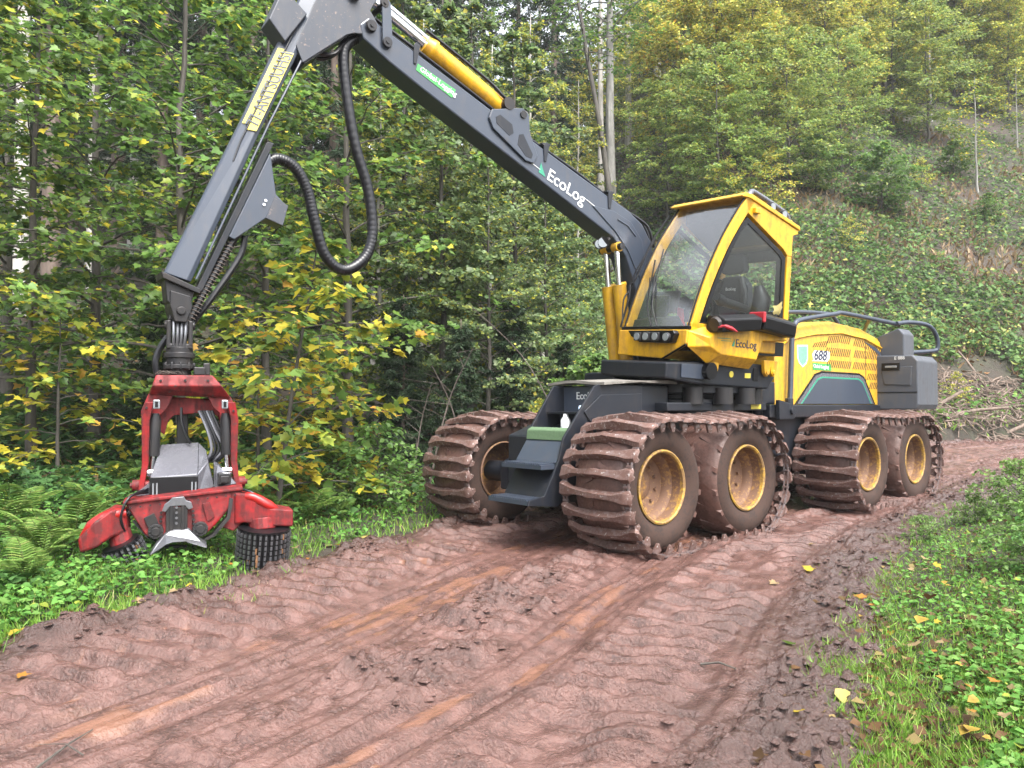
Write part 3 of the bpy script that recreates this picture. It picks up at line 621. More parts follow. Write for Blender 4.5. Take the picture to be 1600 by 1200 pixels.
ws = [[(x + .004, y, z + .002 + .0 * y) for y in np.linspace(-.035, -CW + .035, 7)] for x, z in PIL]
nsg = 7
Kc('windscreen', loft([[(x + .02 * math.sin(math.pi * k / 6), y, z) for k, (x, y, z) in enumerate(r)] for r in ws], cap=False, closed=False), M_['glass'], smooth=True)
for y in (-.034, -CW + .034):
    Kc('windscreen_seal', tube([(x + .012, y, z) for x, z in PIL], .013, 6), M_['black'], smooth=True)
Kc('lower_seal', box(-.01, .035, -CW + .0, .0, -.035, .005), M_['black'], .006)
Kc('roof', prism([(-.80, 1.60), (-.83, 1.655), (-.95, 1.655), (-1.95, 1.40), (-1.97, 1.345), (-.93, 1.60)], -CW - .02, .02), M_['yellow'], .008)
Kc('roof_visor', prism([(-.80, 1.60), (-.77, 1.598), (-.765, 1.612), (-.83, 1.656)], -CW - .02, .02), M_['yellow_dirty'], .004)
Kc('roof_lining', prism([(-.96, 1.56), (-1.86, 1.30), (-1.86, 1.10), (-1.45, 1.12), (-.96, 1.40)], -CW + .08, -.08), M_['black'])
Kc('floor', box(-1.80, .02, -CW + .02, -.02, -.28, -.10), M_['black'])
Kc('rear_wall', merge(box(-1.84, -1.80, -CW + .072, -.072, -.08, .30), box(-1.84, -1.80, -CW + .072, -.072, .96, 1.3), box(-1.84, -1.80, -.20, -.072, .30, .96)), M_['black'])
Kc('rear_window', box(-1.825, -1.815, -CW + .072, -.202, .302, .958), M_['glass_clear'])
nosef = Kc('cab_nose', merge(loft([[(.07, -CW, -.04), (.07, .0, -.04), (.075, .0, -.20), (.07, -.36, -.375), (.08, -CW, -.345)],
                                   [(-.5, -CW, -.04), (-.5, .0, -.04), (-.5, .0, -.24), (-.5, -.36, -.39), (-.5, -CW, -.36)],
                                   [(-1.6, -CW, -.06), (-1.6, .0, -.06), (-1.6, .0, -.25), (-1.6, -.36, -.36), (-1.6, -CW, -.34)]])), M_['yellow'], .012)
lp0 = [(.05, -.05), (.055, -.235), (-.28, -.415), (-1.08, -.465), (-1.24, -.12), (-1.78, -.09), (-1.80, .03), (-.30, .03)]
lp1 = [(-.16, -.12), (-.19, -.22), (-.38, -.30), (-1.04, -.34), (-1.14, -.11), (-1.62, -.085), (-1.66, .0), (-.40, .0)]
sp = Kc('side_panel', loft([[(x, .002, z) for x, z in lp0], [(x, .14, z) for x, z in lp1]]), M_['yellow'], .010)
text('EcoLog', .135, M_['ink'], (-.62, .144, -.205), (-1, 0, -.02), (0, 0, 1), TK, cab, name='lettering')
P('logo_mark', merge(prism([(-.555, -.20), (-.605, -.20), (-.605, -.115)], .141, .145), box(-.54, -.30, .141, .144, -.12, -.112), box(-.55, -.36, .141, .144, -.145, -.139)), M_['teal'], T=TK, parent=cab)
P('nose_panel_seam', tube([(.082, .005, -.21), (.078, -.36, -.385)], .012, 6), M_['black'], T=TK, parent=cab)
# work lamps under the windscreen
lh = Kc('lamp_housing', prism([(-.86, -.05), (-.13, -.05), (-.10, -.09), (-.14, -.19), (-.20, -.20), (-.66, -.19), (-.80, -.12)], .075, .16, 'x'), M_['black'], .008)
for y in (-.66, -.52, -.37, -.20):
    P('work_lamp', merge(box(.16, .20, y - .055, y + .055, -.175, -.075)) if y != -.20 else cyl((.15, y, -.13), (.20, y, -.13), .052, 18), M_['darksteel'], T=TK, parent=cab, bev=.012)
    P('lamp_lens', cyl((.20, y, -.125 if y != -.20 else -.13), (.207, y, -.125 if y != -.20 else -.13), .044, 16), M_['lamp'], T=TK, parent=cab)
# wipers and the cable over the screen
Kc('wiper', merge(tube([(.03, -.60, -.01), (-.02, -.72, .22), (-.16, -.84, .62)], .008, 6), tube([(-.05, -.76, .30), (-.30, -.90, .86)], .010, 5)), M_['black'])
Kc('wiper', merge(tube([(.03, -.50, -.01), (-.03, -.66, .25), (-.20, -.80, .66)], .008, 6), tube([(-.09, -.72, .38), (-.40, -.86, 1.0)], .010, 5)), M_['black'])
Kc('pillar_cable', tube(smoothpath([(.03, -CW - .02, .0), (-.10, -CW - .03, .38), (-.14, -CW - .06, .55), (-.20, -CW - .03, .62), (-.45, -CW - .03, 1.1), (-.75, -CW - .02, 1.5)], 5), .014, 6), M_['black'], smooth=True)
Kc('pillar_cable', tube(smoothpath([(.04, -CW + .02, .05), (-.03, -CW - .05, .35), (-.16, -CW - .07, .50), (-.22, -CW - .05, .72), (-.5, -CW - .02, 1.15)], 5), .011, 6), M_['black'], smooth=True)
# seat and controls
Kc('seat_cushion', merge(prism([(-.85, .02), (-.83, .14), (-1.38, .20), (-1.45, .05)], -.80, -.30)), M_['seat'], .04)
Kc('seat_back', merge(loft([[(-1.36, -.55 + dy * wd_, z) for dy in (-1, 1)] + [(-1.50, -.55 + dy * wd_, z) for dy in (1, -1)] for z, wd_ in ((.14, .22), (.40, .26), (.62, .25), (.74, .14))])), M_['seat'], .035)
Kc('seat_bolster', merge(tube([(-1.345, -.76, .2), (-1.34, -.78, .5), (-1.36, -.70, .7)], .045, 8), tube([(-1.345, -.34, .2), (-1.34, -.32, .5), (-1.36, -.40, .7)], .045, 8)), M_['black'], smooth=True)
Kc('headrest', prism([(-.74, .80), (-.72, .98), (-.68, 1.02), (-.42, 1.02), (-.38, .98), (-.36, .80), (-.40, .77), (-.70, .77)], -1.48, -1.37, 'x'), M_['seat'], .03)
Kc('headrest_post', merge(cyl((-1.43, -.62, .70), (-1.43, -.62, .80), .009, 8), cyl((-1.43, -.48, .70), (-1.43, -.48, .80), .009, 8)), M_['chrome'])
text('EcoLog', .055, M_['white'], (-1.352, -.63, .555), (0, 1, 0), (0, 0, 1), TK, cab)
Kc('armrest', merge(tube([(-1.3, -.25, .30), (-1.0, -.22, .33), (-.75, -.22, .36)], [.05, .055, .06], 10), tube([(-.78, -.22, .36), (-.66, -.2, .40)], [.075, .05], 10)), M_['black'], smooth=True)
Kc('armrest', merge(tube([(-1.3, -.85, .30), (-1.0, -.88, .33), (-.75, -.88, .36)], [.05, .055, .06], 10), tube([(-.80, -.88, .37), (-.70, -.88, .47)], [.03, .02], 8)), M_['black'], smooth=True)
Kc('dashboard', merge(prism([(-.05, -.10), (-.10, .10), (-.40, .16), (-.50, .05), (-.5, -.1)], -CW + .08, -.55), prism([(-.3, .12), (-.36, .42), (-.40, .42), (-.36, .12)], -.98, -.70)), M_['black'], .012)
Kc('monitor', prism([(-.52, .22), (-.60, .50), (-.64, .49), (-.57, .21)], -1.0, -.74), M_['darksteel'], .008)
Kc('joystick_pod', merge(tube([(-.62, -.62, .10), (-.60, -.62, .30)], .03, 8), tube([(-.66, -.62, .32), (-.56, -.62, .34)], [.07, .08], 10)), M_['black'], smooth=True)
Kc('jacket', tube([(-1.60, -.30, .62), (-1.62, -.26, .45), (-1.58, -.30, .25), (-1.55, -.34, .05)], [.06, .12, .14, .12], 10), M_['black'], smooth=True)
Kc('extinguisher', tube([(-.92, -.98, .05), (-.92, -.98, .30), (-.92, -.98, .36), (-.92, -.98, .40)], [.055, .055, .03, .03], 12), M_['redcloth'], smooth=True)
# black mirror guards on the near sill
def guard(x0, x1, zt0, zt1, h):
    return loft([[(x0, .02, zt0 - h), (x0, .28, zt0 - h), (x0, .30, zt0 - .05), (x0, .20, zt0), (x0, .03, zt0)], [(x1, .02, zt1 - h), (x1, .30, zt1 - h), (x1, .32, zt1 - .05), (x1, .20, zt1), (x1, .03, zt1)]])
Kc('mirror_guard', guard(-.22, -.88, .14, .20, .20), M_['black'], .02)
Kc('mirror_guard', guard(-.95, -1.58, .235, .165, .22), M_['black'], .03)
Kc('guard_opening', tube([(-.19, .17, .03), (-.225, .17, .04)], [.075, .09], 14), M_['darksteel'])
Kc('red_strap', merge(box(-.95, -.90, .10, .315, .10, .225)), M_['redcloth'], .012)
Kc('red_glove', tube([(-.20, .22, .0), (-.24, .27, .02), (-.32, .32, -.01), (-.40, .33, -.04)], [.012, .025, .022, .010], 8), M_['redcloth'], smooth=True)
# roof lamps and guard rail
Kc('roof_rail', tube(smoothpath([(-1.02, -.10, 1.62), (-1.10, -.12, 1.71), (-1.22, -.14, 1.73), (-1.75, -.14, 1.60), (-1.90, -.14, 1.53), (-1.93, -.14, 1.42)], 5), .035, 10), M_['greysteel'], smooth=True)
for x, z in ((-1.40, 1.57), (-1.64, 1.505)):
    P('roof_lamp', merge(cyl((x, -.14, z), (x, .0, z), .060, 18), box(x - .03, x + .03, -.10, -.02, z - .16, z - .05)), M_['black'], T=TK, parent=cab, bev=.008)
    P('lamp_lens', cyl((x, .0, z), (x, .006, z), .046, 18), M_['lamp'], T=TK, parent=cab)
Kc('roof_latch', merge(box(-1.10, -1.0, .0, .05, 1.43, 1.50)), M_['yellow'], .01)
# -- crane
crane = link('crane', None, harv)
def Bc(name, geo, mat, bev=0, smooth=False, parent=None): return P(name, geo, mat, T=TB, parent=crane, bev=bev, smooth=smooth)
Bc('crane_pillar', merge(prism([(-5.45, 1.75), (-5.5, 2.6), (-5.62, 3.0), (-5.98, 3.0), (-6.1, 2.5), (-6.1, 1.75)], -.22, .22), box(-6.2, -5.0, -.30, .30, 1.62, 1.9)), M_['dark'], .02)
mb = [(-1.70, 5.52), (-1.9, 5.44), (-3.16, 4.91), (-4.5, 4.37), (-5.4, 4.02), (-5.64, 3.88), (-5.80, 3.66), (-5.89, 3.27), (-5.96, 2.75), (-5.60, 2.75), (-5.46, 3.15), (-5.34, 3.42), (-5.12, 3.64), (-2.30, 4.93), (-1.95, 5.10), (-1.64, 5.28), (-1.60, 5.42)]
Bc('main_boom', prism(mb, -.15, .15), M_['boom'], .016)
Bc('boom_doubler', prism([(-4.75, 4.0), (-5.12, 3.98), (-5.42, 3.88), (-5.62, 3.66), (-5.70, 3.3), (-5.62, 3.1), (-5.48, 3.3), (-5.36, 3.5), (-5.14, 3.72)], .152, .164), M_['boom'], .006)
Bc('boom_doubler', tube(smoothpath([(-5.10, 3.93, .0), (-5.33, 3.83, 0), (-5.45, 3.66, 0)], 4), .012, 6) if 0 else tube([(-5.18, .166, 3.88), (-5.36, .166, 3.82), (-5.50, .166, 3.70)], .012, 6), M_['boom'])
bx_ = Vector((-1, 0, -.405)).normalized(); bz_ = Vector((-.405, 0, 1)).normalized()
text('EcoLog', .215, M_['white'], (-4.02, .154, 4.22), bx_, bz_, TB, crane)
P('logo_mark', prism([(-3.91, 4.275), (-4.01, 4.235), (-3.945, 4.40)], .1525, .155), M_['teal'], T=TB, parent=crane)
P('boom_stripe', merge(cyl((-3.74, .152, 4.40), (-3.93, .152, 4.31), .006, 6), cyl((-4.66, .152, 4.06), (-5.0, .152, 3.90), .007, 6)), M_['white'], T=TB, parent=crane)
stk = [(-2.27, 5.175), (-2.25, 5.10), (-2.70, 4.90), (-2.75, 5.0)]
P('company_sticker', prism(stk, .1525, .155), M_['green'], T=TB, parent=crane)
text('Global-Logging', .082, M_['white'], (-2.29, .157, 5.105), bx_, bz_, TB, crane)
brk = Bc('cylinder_bracket', prism([(-3.18, 4.78), (-3.22, 4.88), (-3.56, 4.97), (-3.66, 4.99), (-3.75, 4.93), (-3.76, 4.72), (-3.88, 4.46), (-3.82, 4.36), (-3.70, 4.37), (-3.24, 4.66)], .152, .182), M_['boom'], .008)
for pr in ([(-3.27, 4.80), (-3.33, 4.84), (-3.50, 4.76), (-3.52, 4.66), (-3.46, 4.62), (-3.28, 4.73)], [(-3.60, 4.66), (-3.66, 4.68), (-3.80, 4.46), (-3.78, 4.41), (-3.70, 4.42), (-3.58, 4.54)]):
    Bc('bracket_recess_shade', prism(pr, .182, .186), M_['dark'])  # flat dark plates painting the shade of hollows in the bracket
Bc('cylinder_bracket', prism([(-3.18, 4.78), (-3.22, 4.88), (-3.56, 4.97), (-3.66, 4.99), (-3.75, 4.93), (-3.76, 4.72), (-3.88, 4.46), (-3.82, 4.36), (-3.70, 4.37), (-3.24, 4.66)], -.182, -.152), M_['boom'], .008)
Bc('pivot_pin', merge(cyl((-3.66, -.20, 4.91), (-3.66, .20, 4.91), .045, 14), cyl((-3.46, -.19, 5.0), (-3.46, .19, 5.0), .075, 18)), M_['darksteel'], smooth=True)
Bc('tilt_cylinder_barrel', merge(tube([(-2.50, .02, 5.44), (-2.53, .02, 5.425), (-2.53, .02, 5.425), (-3.42, .02, 5.01)], [.125, .125, .108, .108], 22), tube([(-2.42, .02, 5.476), (-2.50, .02, 5.44)], [.10, .125], 22)), M_['yellow'], smooth=True)
Bc('piston_rod', cyl((-1.82, .02, 5.76), (-2.45, .02, 5.462), .052, 16), M_['chrome'], smooth=True)
Bc('piston_rod', cyl((-1.86, -.10, 5.92), (-2.7, -.10, 5.52), .040, 14), M_['chrome'], smooth=True)
Bc('cylinder_pipe', tube(smoothpath([(-2.4, .10, 5.60), (-2.9, .08, 5.40), (-3.25, .10, 5.22), (-3.38, .14, 5.10), (-3.45, .14, 5.06)], 5), .020, 6), M_['hose'], smooth=True)
for k in range(4):
    y = -.09 + .055 * k
    Bc('boom_hose', tube(smoothpath([(-1.80, y, 5.56), (-2.2, y, 5.40), (-3.16, y, 4.955 + .012 * k), (-3.7, y, 4.74), (-4.5, y, 4.405 + .01 * k), (-5.35, y, 4.07), (-5.6, y + .02, 4.06 - .03 * k), (-5.78, y + .04, 3.86), (-5.88, y + .05, 3.6)], 5), .020, 6), M_['hose'], smooth=True)
Bc('hose_clamp', merge(prism([(-3.98, 4.62), (-4.02, 4.66), (-4.07, 4.64), (-4.02, 4.42), (-3.99, 4.42)], .152, .166), box(-4.08, -3.96, -.14, .165, 4.62, 4.65)), M_['dark'], .004)
Bc('hose_clamp', merge(prism([(-5.02, 4.20), (-5.07, 4.24), (-5.11, 4.22), (-5.06, 4.0), (-5.03, 4.0)], .152, .166), box(-5.12, -5.0, -.14, .165, 4.21, 4.235)), M_['dark'], .004)
Bc('hose_clamp', merge(prism([(-2.22, 5.37), (-2.25, 5.40), (-2.30, 5.38), (-2.25, 5.16), (-2.22, 5.16)], .152, .166)), M_['dark'], .004)
Bc('boom_lamp', merge(tube([(-4.98, .05, 3.55), (-4.93, .1, 3.54)], [.03, .07], 14), tube([(-4.98, .16, 3.56), (-4.90, .20, 3.54)], [.04, .075], 14), cyl((-5.0, -.1, 3.60), (-5.0, .2, 3.60), .02, 8)), M_['darksteel'], smooth=True)
Bc('lamp_lens', cyl((-4.93, .1, 3.54), (-4.925, .105, 3.54), .06, 14), M_['lamp']); Bc('lamp_lens', cyl((-4.90, .20, 3.54), (-4.895, .205, 3.54), .064, 14), M_['lamp'])
for y in (-.10, .11):
    Bc('lift_cylinder_barrel', tube([(-5.42, y, 1.75), (-5.40, y, 1.9), (-5.26, y, 3.02), (-5.26, y, 3.04), (-5.255, y, 3.05)], [.05, .085, .088, .095, .095], 20), M_['yellow_dirty'], smooth=True)
    Bc('piston_rod', cyl((-5.26, y, 3.0), (-5.215, y, 3.50), .040, 16), M_['chrome'], smooth=True)
    Bc('rod_eye', merge(cyl((-5.215, y - .05, 3.53), (-5.215, y + .05, 3.53), .065, 16)), M_['yellow_dirty'], smooth=True)
Bc('pivot_pin', cyl((-5.215, -.2, 3.53), (-5.215, .22, 3.53), .045, 14), M_['darksteel'], smooth=True)
# stick (outer boom): tapering section, front edge narrower than the back so the near face looks up a little
sf = [(.23, 2.66), (-.41, 4.14), (-.96, 5.47), (-1.25, 6.15)]; sbk = [(.045, 2.60), (-.62, 4.24), (-1.16, 5.50), (-1.44, 6.15)]
Bc('stick_boom', loft([[(f[0], .035, f[1]), (b[0] * .08 + f[0] * .92, .06, f[1]), (b[0] * .93 + f[0] * .07, .135, b[1]), (b[0] - .03, .115, b[1] - .01), (b[0] - .03, -.115, b[1] - .01), (f[0], -.035, f[1])] for f, b in zip(sf, sbk)]), M_['boom'], .008)
Bc('stick_gusset', prism([(-1.00, 4.86), (-.93, 5.02), (-1.10, 5.46), (-1.38, 6.15), (-1.72, 6.15), (-1.80, 5.75), (-1.72, 5.60), (-1.82, 5.46), (-1.80, 5.36), (-1.54, 5.31), (-1.46, 5.27)], .118, .142), M_['gusset'], .006)
Bc('stick_gusset', prism([(-1.00, 4.86), (-.93, 5.02), (-1.10, 5.46), (-1.38, 6.15), (-1.72, 6.15), (-1.80, 5.75), (-1.72, 5.60), (-1.82, 5.46), (-1.80, 5.36), (-1.54, 5.31), (-1.46, 5.27)], -.178, -.154), M_['gusset'], .006)
Bc('stick_underside', prism([(-1.02, 4.86), (-1.46, 5.26), (-1.40, 5.6), (-1.1, 5.4)], -.15, .115), M_['dark'])  # downward face given darker paint to carry its shade
for x, z, r in ((-1.715, 5.42, .062), (-1.895, 5.295, .058), (-1.53, 5.69, .06), (-1.86, 5.70, .05)):
    Bc('pivot_pin', merge(cyl((x, -.2, z), (x, .19, z), r * .62, 14), tube([(x, .175, z), (x, .20, z)], [r, r * .9], 20), cyl((x, .20, z), (x, .212, z), r * .35, 10)), M_['darksteel'], smooth=True)
for y in (.165, -.19):
    Bc('link_plate', prism([(-1.83, 5.72), (-1.84, 5.30), (-1.86, 5.25), (-1.895, 5.235), (-1.935, 5.25), (-1.955, 5.30), (-1.93, 5.72), (-1.88, 5.77)], y, y + .028), M_['boom'], .006)
Bc('lamp_guard', merge(loft([[(-.82, y, 5.02), (-.66, y, 5.20), (-.80, y, 5.55), (-1.04, y, 5.36)] for y in (-.12, .15)])), M_['gusset'], .01)
# worn yellow sticker on the stick's near face, in two strips round a weld wire
def stick_pt(t, sacross, out=.003):
    i = np.interp(t, [0, 1], [0, 1]); zf = 2.66 + (5.47 - 2.66) * t
    fx = np.interp(zf, [p[1] for p in sf], [p[0] for p in sf]); bxx = np.interp(zf, [p[1] for p in sbk], [p[0] for p in sbk])
    x = fx + (bxx - fx) * sacross; y = .06 + (.135 - .06) * ((sacross - .08) / .85)
    return (x, y + out, zf - .03 * sacross)
def strip(t0, t1, s0, s1, out=.003, th=.002):
    a = [stick_pt(t0, s0, out), stick_pt(t0, s1, out), stick_pt(t1, s1, out), stick_pt(t1, s0, out)]
    b = [(x, y - th, z) for x, y, z in a]
    return a + b, [(0, 1, 2, 3), (7, 6, 5, 4), (0, 4, 5, 1), (1, 5, 6, 2), (2, 6, 7, 3), (3, 7, 4, 0)]
Bc('warning_sticker', strip(.535, .825, .10, .40, .012), M_['sticker']); Bc('warning_sticker', strip(.515, .815, .47, .90, .022, .012), M_['sticker'])
p0 = Vector(stick_pt(.53, .86, .025)); p1 = Vector(stick_pt(.80, .86, .025)); pq = Vector(stick_pt(.53, .5, .025))
text('77-ANTSUUH5I', .175, M_['boom'], p0, p1 - p0, (pq - p0), TB, crane, name='worn_lettering', sx=.74)
Bc('stick_wire', tube([stick_pt(.40, .52, .01), stick_pt(.47, .42, .012), stick_pt(.7, .43, .012), stick_pt(.92, .45, .012)], .009, 6), M_['dark'])
Bc('stick_rail', tube([(-.03, .118, 2.62), (-.68, .118, 4.19), (-1.02, .118, 4.95)], .012, 6), M_['boom'])
# hose guard under the stick and the hanging hose loop
Bc('hose_guard', prism([(-.32, 3.05), (-.70, 3.92), (-.76, 3.52), (-.87, 3.42), (-.82, 3.22), (-.66, 3.27), (-.37, 3.03)], -.07, .10), M_['boom'], .008)
Bc('guard_flap', prism([(-.66, 3.272), (-.75, 3.50), (-.875, 3.42), (-.825, 3.22)], .102, .112), M_['gusset'], .004)
Bc('guard_bolt', merge(cyl((-.655, .1, 3.44), (-.655, .115, 3.44), .014, 8), cyl((-.64, .1, 3.40), (-.64, .115, 3.40), .014, 8)), M_['chrome'])
Bc('stick_channel', prism([(-.02, 2.50), (-.09, 2.52), (-.74, 4.02), (-.67, 4.02)], -.05, .09), M_['dark'], .006)
hp = smoothpath([(-1.62, 0, 5.33), (-1.49, 0, 5.17), (-1.51, 0, 4.79), (-1.62, 0, 4.20), (-1.77, 0, 3.74), (-1.82, 0, 3.30), (-1.73, 0, 3.02), (-1.50, 0, 2.87), (-1.30, 0, 3.0), (-1.18, 0, 3.36), (-1.11, 0, 3.63), (-.98, 0, 3.84), (-.80, 0, 3.90), (-.66, 0, 3.80)], 22)
Bc('hose_loop', tube(hp, [.056 if i % 3 else .0595 for i in range(len(hp))], 12), M_['hose'], smooth=True)
for k in range(3):
    yy = (-.03, .03, .0)[k]; Bc('hose_loop_end', tube(smoothpath([(-1.60, yy, 5.40), (-1.47, yy, 5.22), (-1.36, yy + .02, 5.08), (-1.22, yy, 5.02 + .03 * k), (-1.15, yy, 5.10)], 5), .024, 6), M_['hose'], smooth=True)
coil = []
for i in range(26 * 8):
    t = i / (26 * 8); ax = Vector((-.36 + .42 * t, .02, 3.0 - .86 * t)); a = 2 * math.pi * i / 8
    d = Vector((.42, 0, -.86)).normalized(); e1 = Vector((0, 1, 0)); e2 = d.cross(e1); coil.append(ax + (e1 * math.cos(a) + e2 * math.sin(a)) * .045)
Bc('head_hose', tube(smoothpath([(-.45, .02, 3.10), (-.36, .02, 3.0), (.06, .02, 2.14), (.10, .0, 2.0)], 5), .036, 8), M_['hose'], smooth=True)
Bc('hose_spring', tube(coil, .0055, 4), M_['twig'], smooth=True)
Bc('head_hose', tube(smoothpath([(-.50, -.02, 3.10), (-.46, -.03, 2.9), (-.22, -.04, 2.5), (-.02, -.05, 2.2), (.06, -.05, 2.0)], 5), .030, 8), M_['hose'], smooth=True)
# stick end
Bc('stick_end', merge(prism([(.27, 2.66), (.26, 2.60), (-.06, 2.48), (-.06, 2.53)], -.14, .16), prism([(.235, 2.61), (.21, 2.40), (.12, 2.36), (.0, 2.42), (-.02, 2.52)], -.09, .11)), M_['darksteel'], .008)
Bc('head_link', merge(prism([(.19, 2.50), (.19, 2.36), (.15, 2.22), (.05, 2.22), (.0, 2.36), (.02, 2.46)], -.13, .135), cyl((.10, -.15, 2.32), (.10, .16, 2.32), .04, 14)), M_['darksteel'], .01)

# ---------------------------------------------------------------- harvester head, hanging from the crane and resting in the grass
ah = R_(67)
TD = Matrix(((math.sin(ah), -math.cos(ah), 0, -3.036), (math.cos(ah), math.sin(ah), 0, 7.004), (0, 0, 1, 0), (0, 0, 0, 1)))   # x right, y away, z up
head = bpy.data.objects.new('harvester_head', None); COL.objects.link(head); head.matrix_world = TD
tag(head, 'worn red harvester head with open arms and spiked feed rollers hanging in the verge', 'harvester head')
def H(name, geo, mat, bev=0, smooth=False, parent=None, label=None):
    o = link(name, mesh(name, geo, mat, smooth), parent or head)
    if bev: bevel(o, bev)
    if label: o['label'] = label
    return o
# rotator
H('rotator', merge(cyl((0, 0, 1.79), (0, 0, 2.0), .115, 24), cyl((0, 0, 1.90), (0, 0, 1.95), .132, 24), cyl((0, 0, 1.80), (0, 0, 1.84), .135, 24), cyl((0, 0, 1.72), (0, 0, 1.80), .10, 20), *[cyl((.125 * math.cos(a), .125 * math.sin(a), 1.79), (.125 * math.cos(a), .125 * math.sin(a), 1.86), .014, 6) for a in [k * .6 for k in range(11)]]), M_['darksteel'], .006, True)
H('rotator_yoke', merge(box(-.11, -.07, -.09, .09, 2.0, 2.24), box(.07, .11, -.09, .09, 2.0, 2.24), box(-.11, .11, -.09, .09, 1.98, 2.03), cyl((-.13, 0, 2.20), (.13, 0, 2.20), .045, 14), prism([(-.1, 2.24), (.1, 2.24), (.07, 2.36), (-.07, 2.36)], -.05, .05)), M_['darksteel'], .012)
for k in range(4):
    H('rotator_hose', tube(smoothpath([(-.05 + .033 * k, -.07, 2.23), (-.05 + .033 * k, -.105, 2.12), (-.05 + .03 * k, -.09, 2.02), (-.04 + .03 * k, -.07, 1.97)], 4), .013, 6), M_['steel'], smooth=True)
H('feed_hose', tube(smoothpath([(-.10, .05, 2.10), (-.17, .06, 1.98), (-.20, .05, 1.85), (-.17, .05, 1.70)], 5), .030, 8), M_['hose'], smooth=True)
# tilt frame
H('tilt_frame_top', loft([[(-.19, -.14, 1.74), (.28, -.14, 1.745), (.28, .16, 1.745), (-.19, .16, 1.74)], [(-.22, -.17, 1.64), (.36, -.17, 1.645), (.36, .2, 1.645), (-.22, .2, 1.64)], [(-.25, -.07, 1.57), (.44, -.07, 1.54), (.44, .22, 1.54), (-.25, .22, 1.57)]]), M_['red'], .012)
H('tilt_frame_back', prism([(-.26, 1.56), (.45, 1.52), (.46, 1.30), (.37, 1.26), (.34, 1.36), (.27, 1.41), (-.04, 1.38), (-.09, 1.33), (-.12, 1.20), (-.24, 1.30), (-.28, 1.42)], .10, .14), M_['red'], .008)
H('top_bracket', merge(box(.12, .22, -.10, .10, 1.745, 1.82), box(.20, .26, -.05, .08, 1.745, 1.86)), M_['darksteel'], .01)
H('grass_wisp', merge(*[tube([(-.2 + .02 * k, -.08, 1.75), (-.16 + .03 * k, -.1 + .03 * math.sin(k * 2.1), 1.78), (-.08 + .02 * k, -.12, 1.755)], .004, 4) for k in range(7)]), M_['twig'])
for s, x in ((-1, -.27), (1, .475)):
    H('frame_leg', merge(loft([[(x - s * .0, -.16, 1.50), (x - s * .07, -.16, 1.50), (x - s * .07, .20, 1.50), (x, .20, 1.50)], [(x + s * .03, -.14, 1.34), (x - s * .035, -.14, 1.34), (x - s * .035, .20, 1.34), (x + s * .03, .20, 1.34)],
                           [(x + s * .025, -.10, .95), (x - s * .03, -.10, .95), (x - s * .03, .12, .95), (x + s * .025, .12, .95)], [(x + s * .05, -.10, .72), (x + s * .01, -.10, .72), (x + s * .01, .10, .72), (x + s * .05, .10, .72)]])), M_['red'], .006)
    H('tilt_cylinder', merge(tube([(x - s * .075, -.06, 1.40), (x - s * .075, -.06, 1.34), (x - s * .065, -.05, 1.02)], [.035, .052, .052], 14)), M_['darksteel'], smooth=True)
    H('piston_rod', merge(cyl((x - s * .065, -.05, 1.02), (x - s * .055, -.05, .88), .024, 12), cyl((x - s * .02, -.05, .87), (x - s * .10, -.05, .87), .04, 12)), M_['chrome'], smooth=True)
    H('leg_pivot', merge(cyl((x - s * .07, -.02, .76), (x + s * .10, -.02, .76), .05, 14), cyl((x + s * .08, -.02, .76), (x + s * .12, -.02, .76), .025, 8)), M_['red'], smooth=True)
    H('side_lamp', merge(box(x - s * .09 - .028, x - s * .09 + .028, -.185, -.15, 1.44, 1.52)), M_['lamp'], .008)
    H('lamp_emitter', box(x - s * .09 - .012, x - s * .09 + .012, -.19, -.185, 1.455, 1.505), M_['black'])
# hoses seen through the frame
for k in range(6):
    x = .22 + .022 * k
    H('body_hose', tube(smoothpath([(x - .05, .05, 1.42), (x + .02, .0, 1.25), (x + .06 + .01 * k, -.03, 1.08), (x + .03, -.02, .98), (x - .02, .02, .95)], 5), .014, 6), M_['hose'] if k % 3 else M_['greysteel'], smooth=True)
H('body_hose', tube(smoothpath([(.02, .05, 1.45), (.03, .02, 1.30), (.10, 0, 1.12)], 4), .012, 6), M_['hose'], smooth=True)
H('back_post', box(-.02, .08, .20, .26, .9, 1.42), M_['darksteel'], .01)
# saw and measuring housing: wet grey plates
H('housing', loft([[(-.225, -.30, .68), (.165, -.30, .70), (.165, .06, .72), (-.225, .06, .70)], [(-.22, -.30, .845), (.16, -.30, .865), (.17, .06, 1.13), (-.145, .06, 1.115)]]), M_['greysteel'], .006)
H('housing_front', box(-.224, .164, -.312, -.300, .69, .850), M_['black'], .004)
H('housing_facet', loft([[(.164, -.298, .69), (.30, -.20, .74), (.30, .05, .78), (.172, .06, .74)], [(.162, -.298, .862), (.245, -.20, .97), (.235, .02, 1.06), (.172, .055, 1.128)]]), M_['greysteel'], .006)
H('housing_facet', loft([[(.30, -.19, .72), (.50, -.10, .75), (.49, .05, .75), (.30, .06, .75)], [(.298, -.18, .93), (.33, -.10, .93), (.33, .02, .95), (.298, .05, .97)]]), M_['greysteel'], .006)
H('housing_facet', loft([[(-.36, -.15, .68), (-.226, -.24, .69), (-.226, .03, .70), (-.34, .03, .70)], [(-.30, -.14, .73), (-.228, -.22, .79), (-.228, .0, .80), (-.28, .0, .76)]]), M_['greysteel'], .006)
H('light_strip', merge(*[cyl((x, -.318, .68), (x, -.318, .80), .007, 6) for x in (-.195, -.165, .115, .145)]), M_['lamp'])
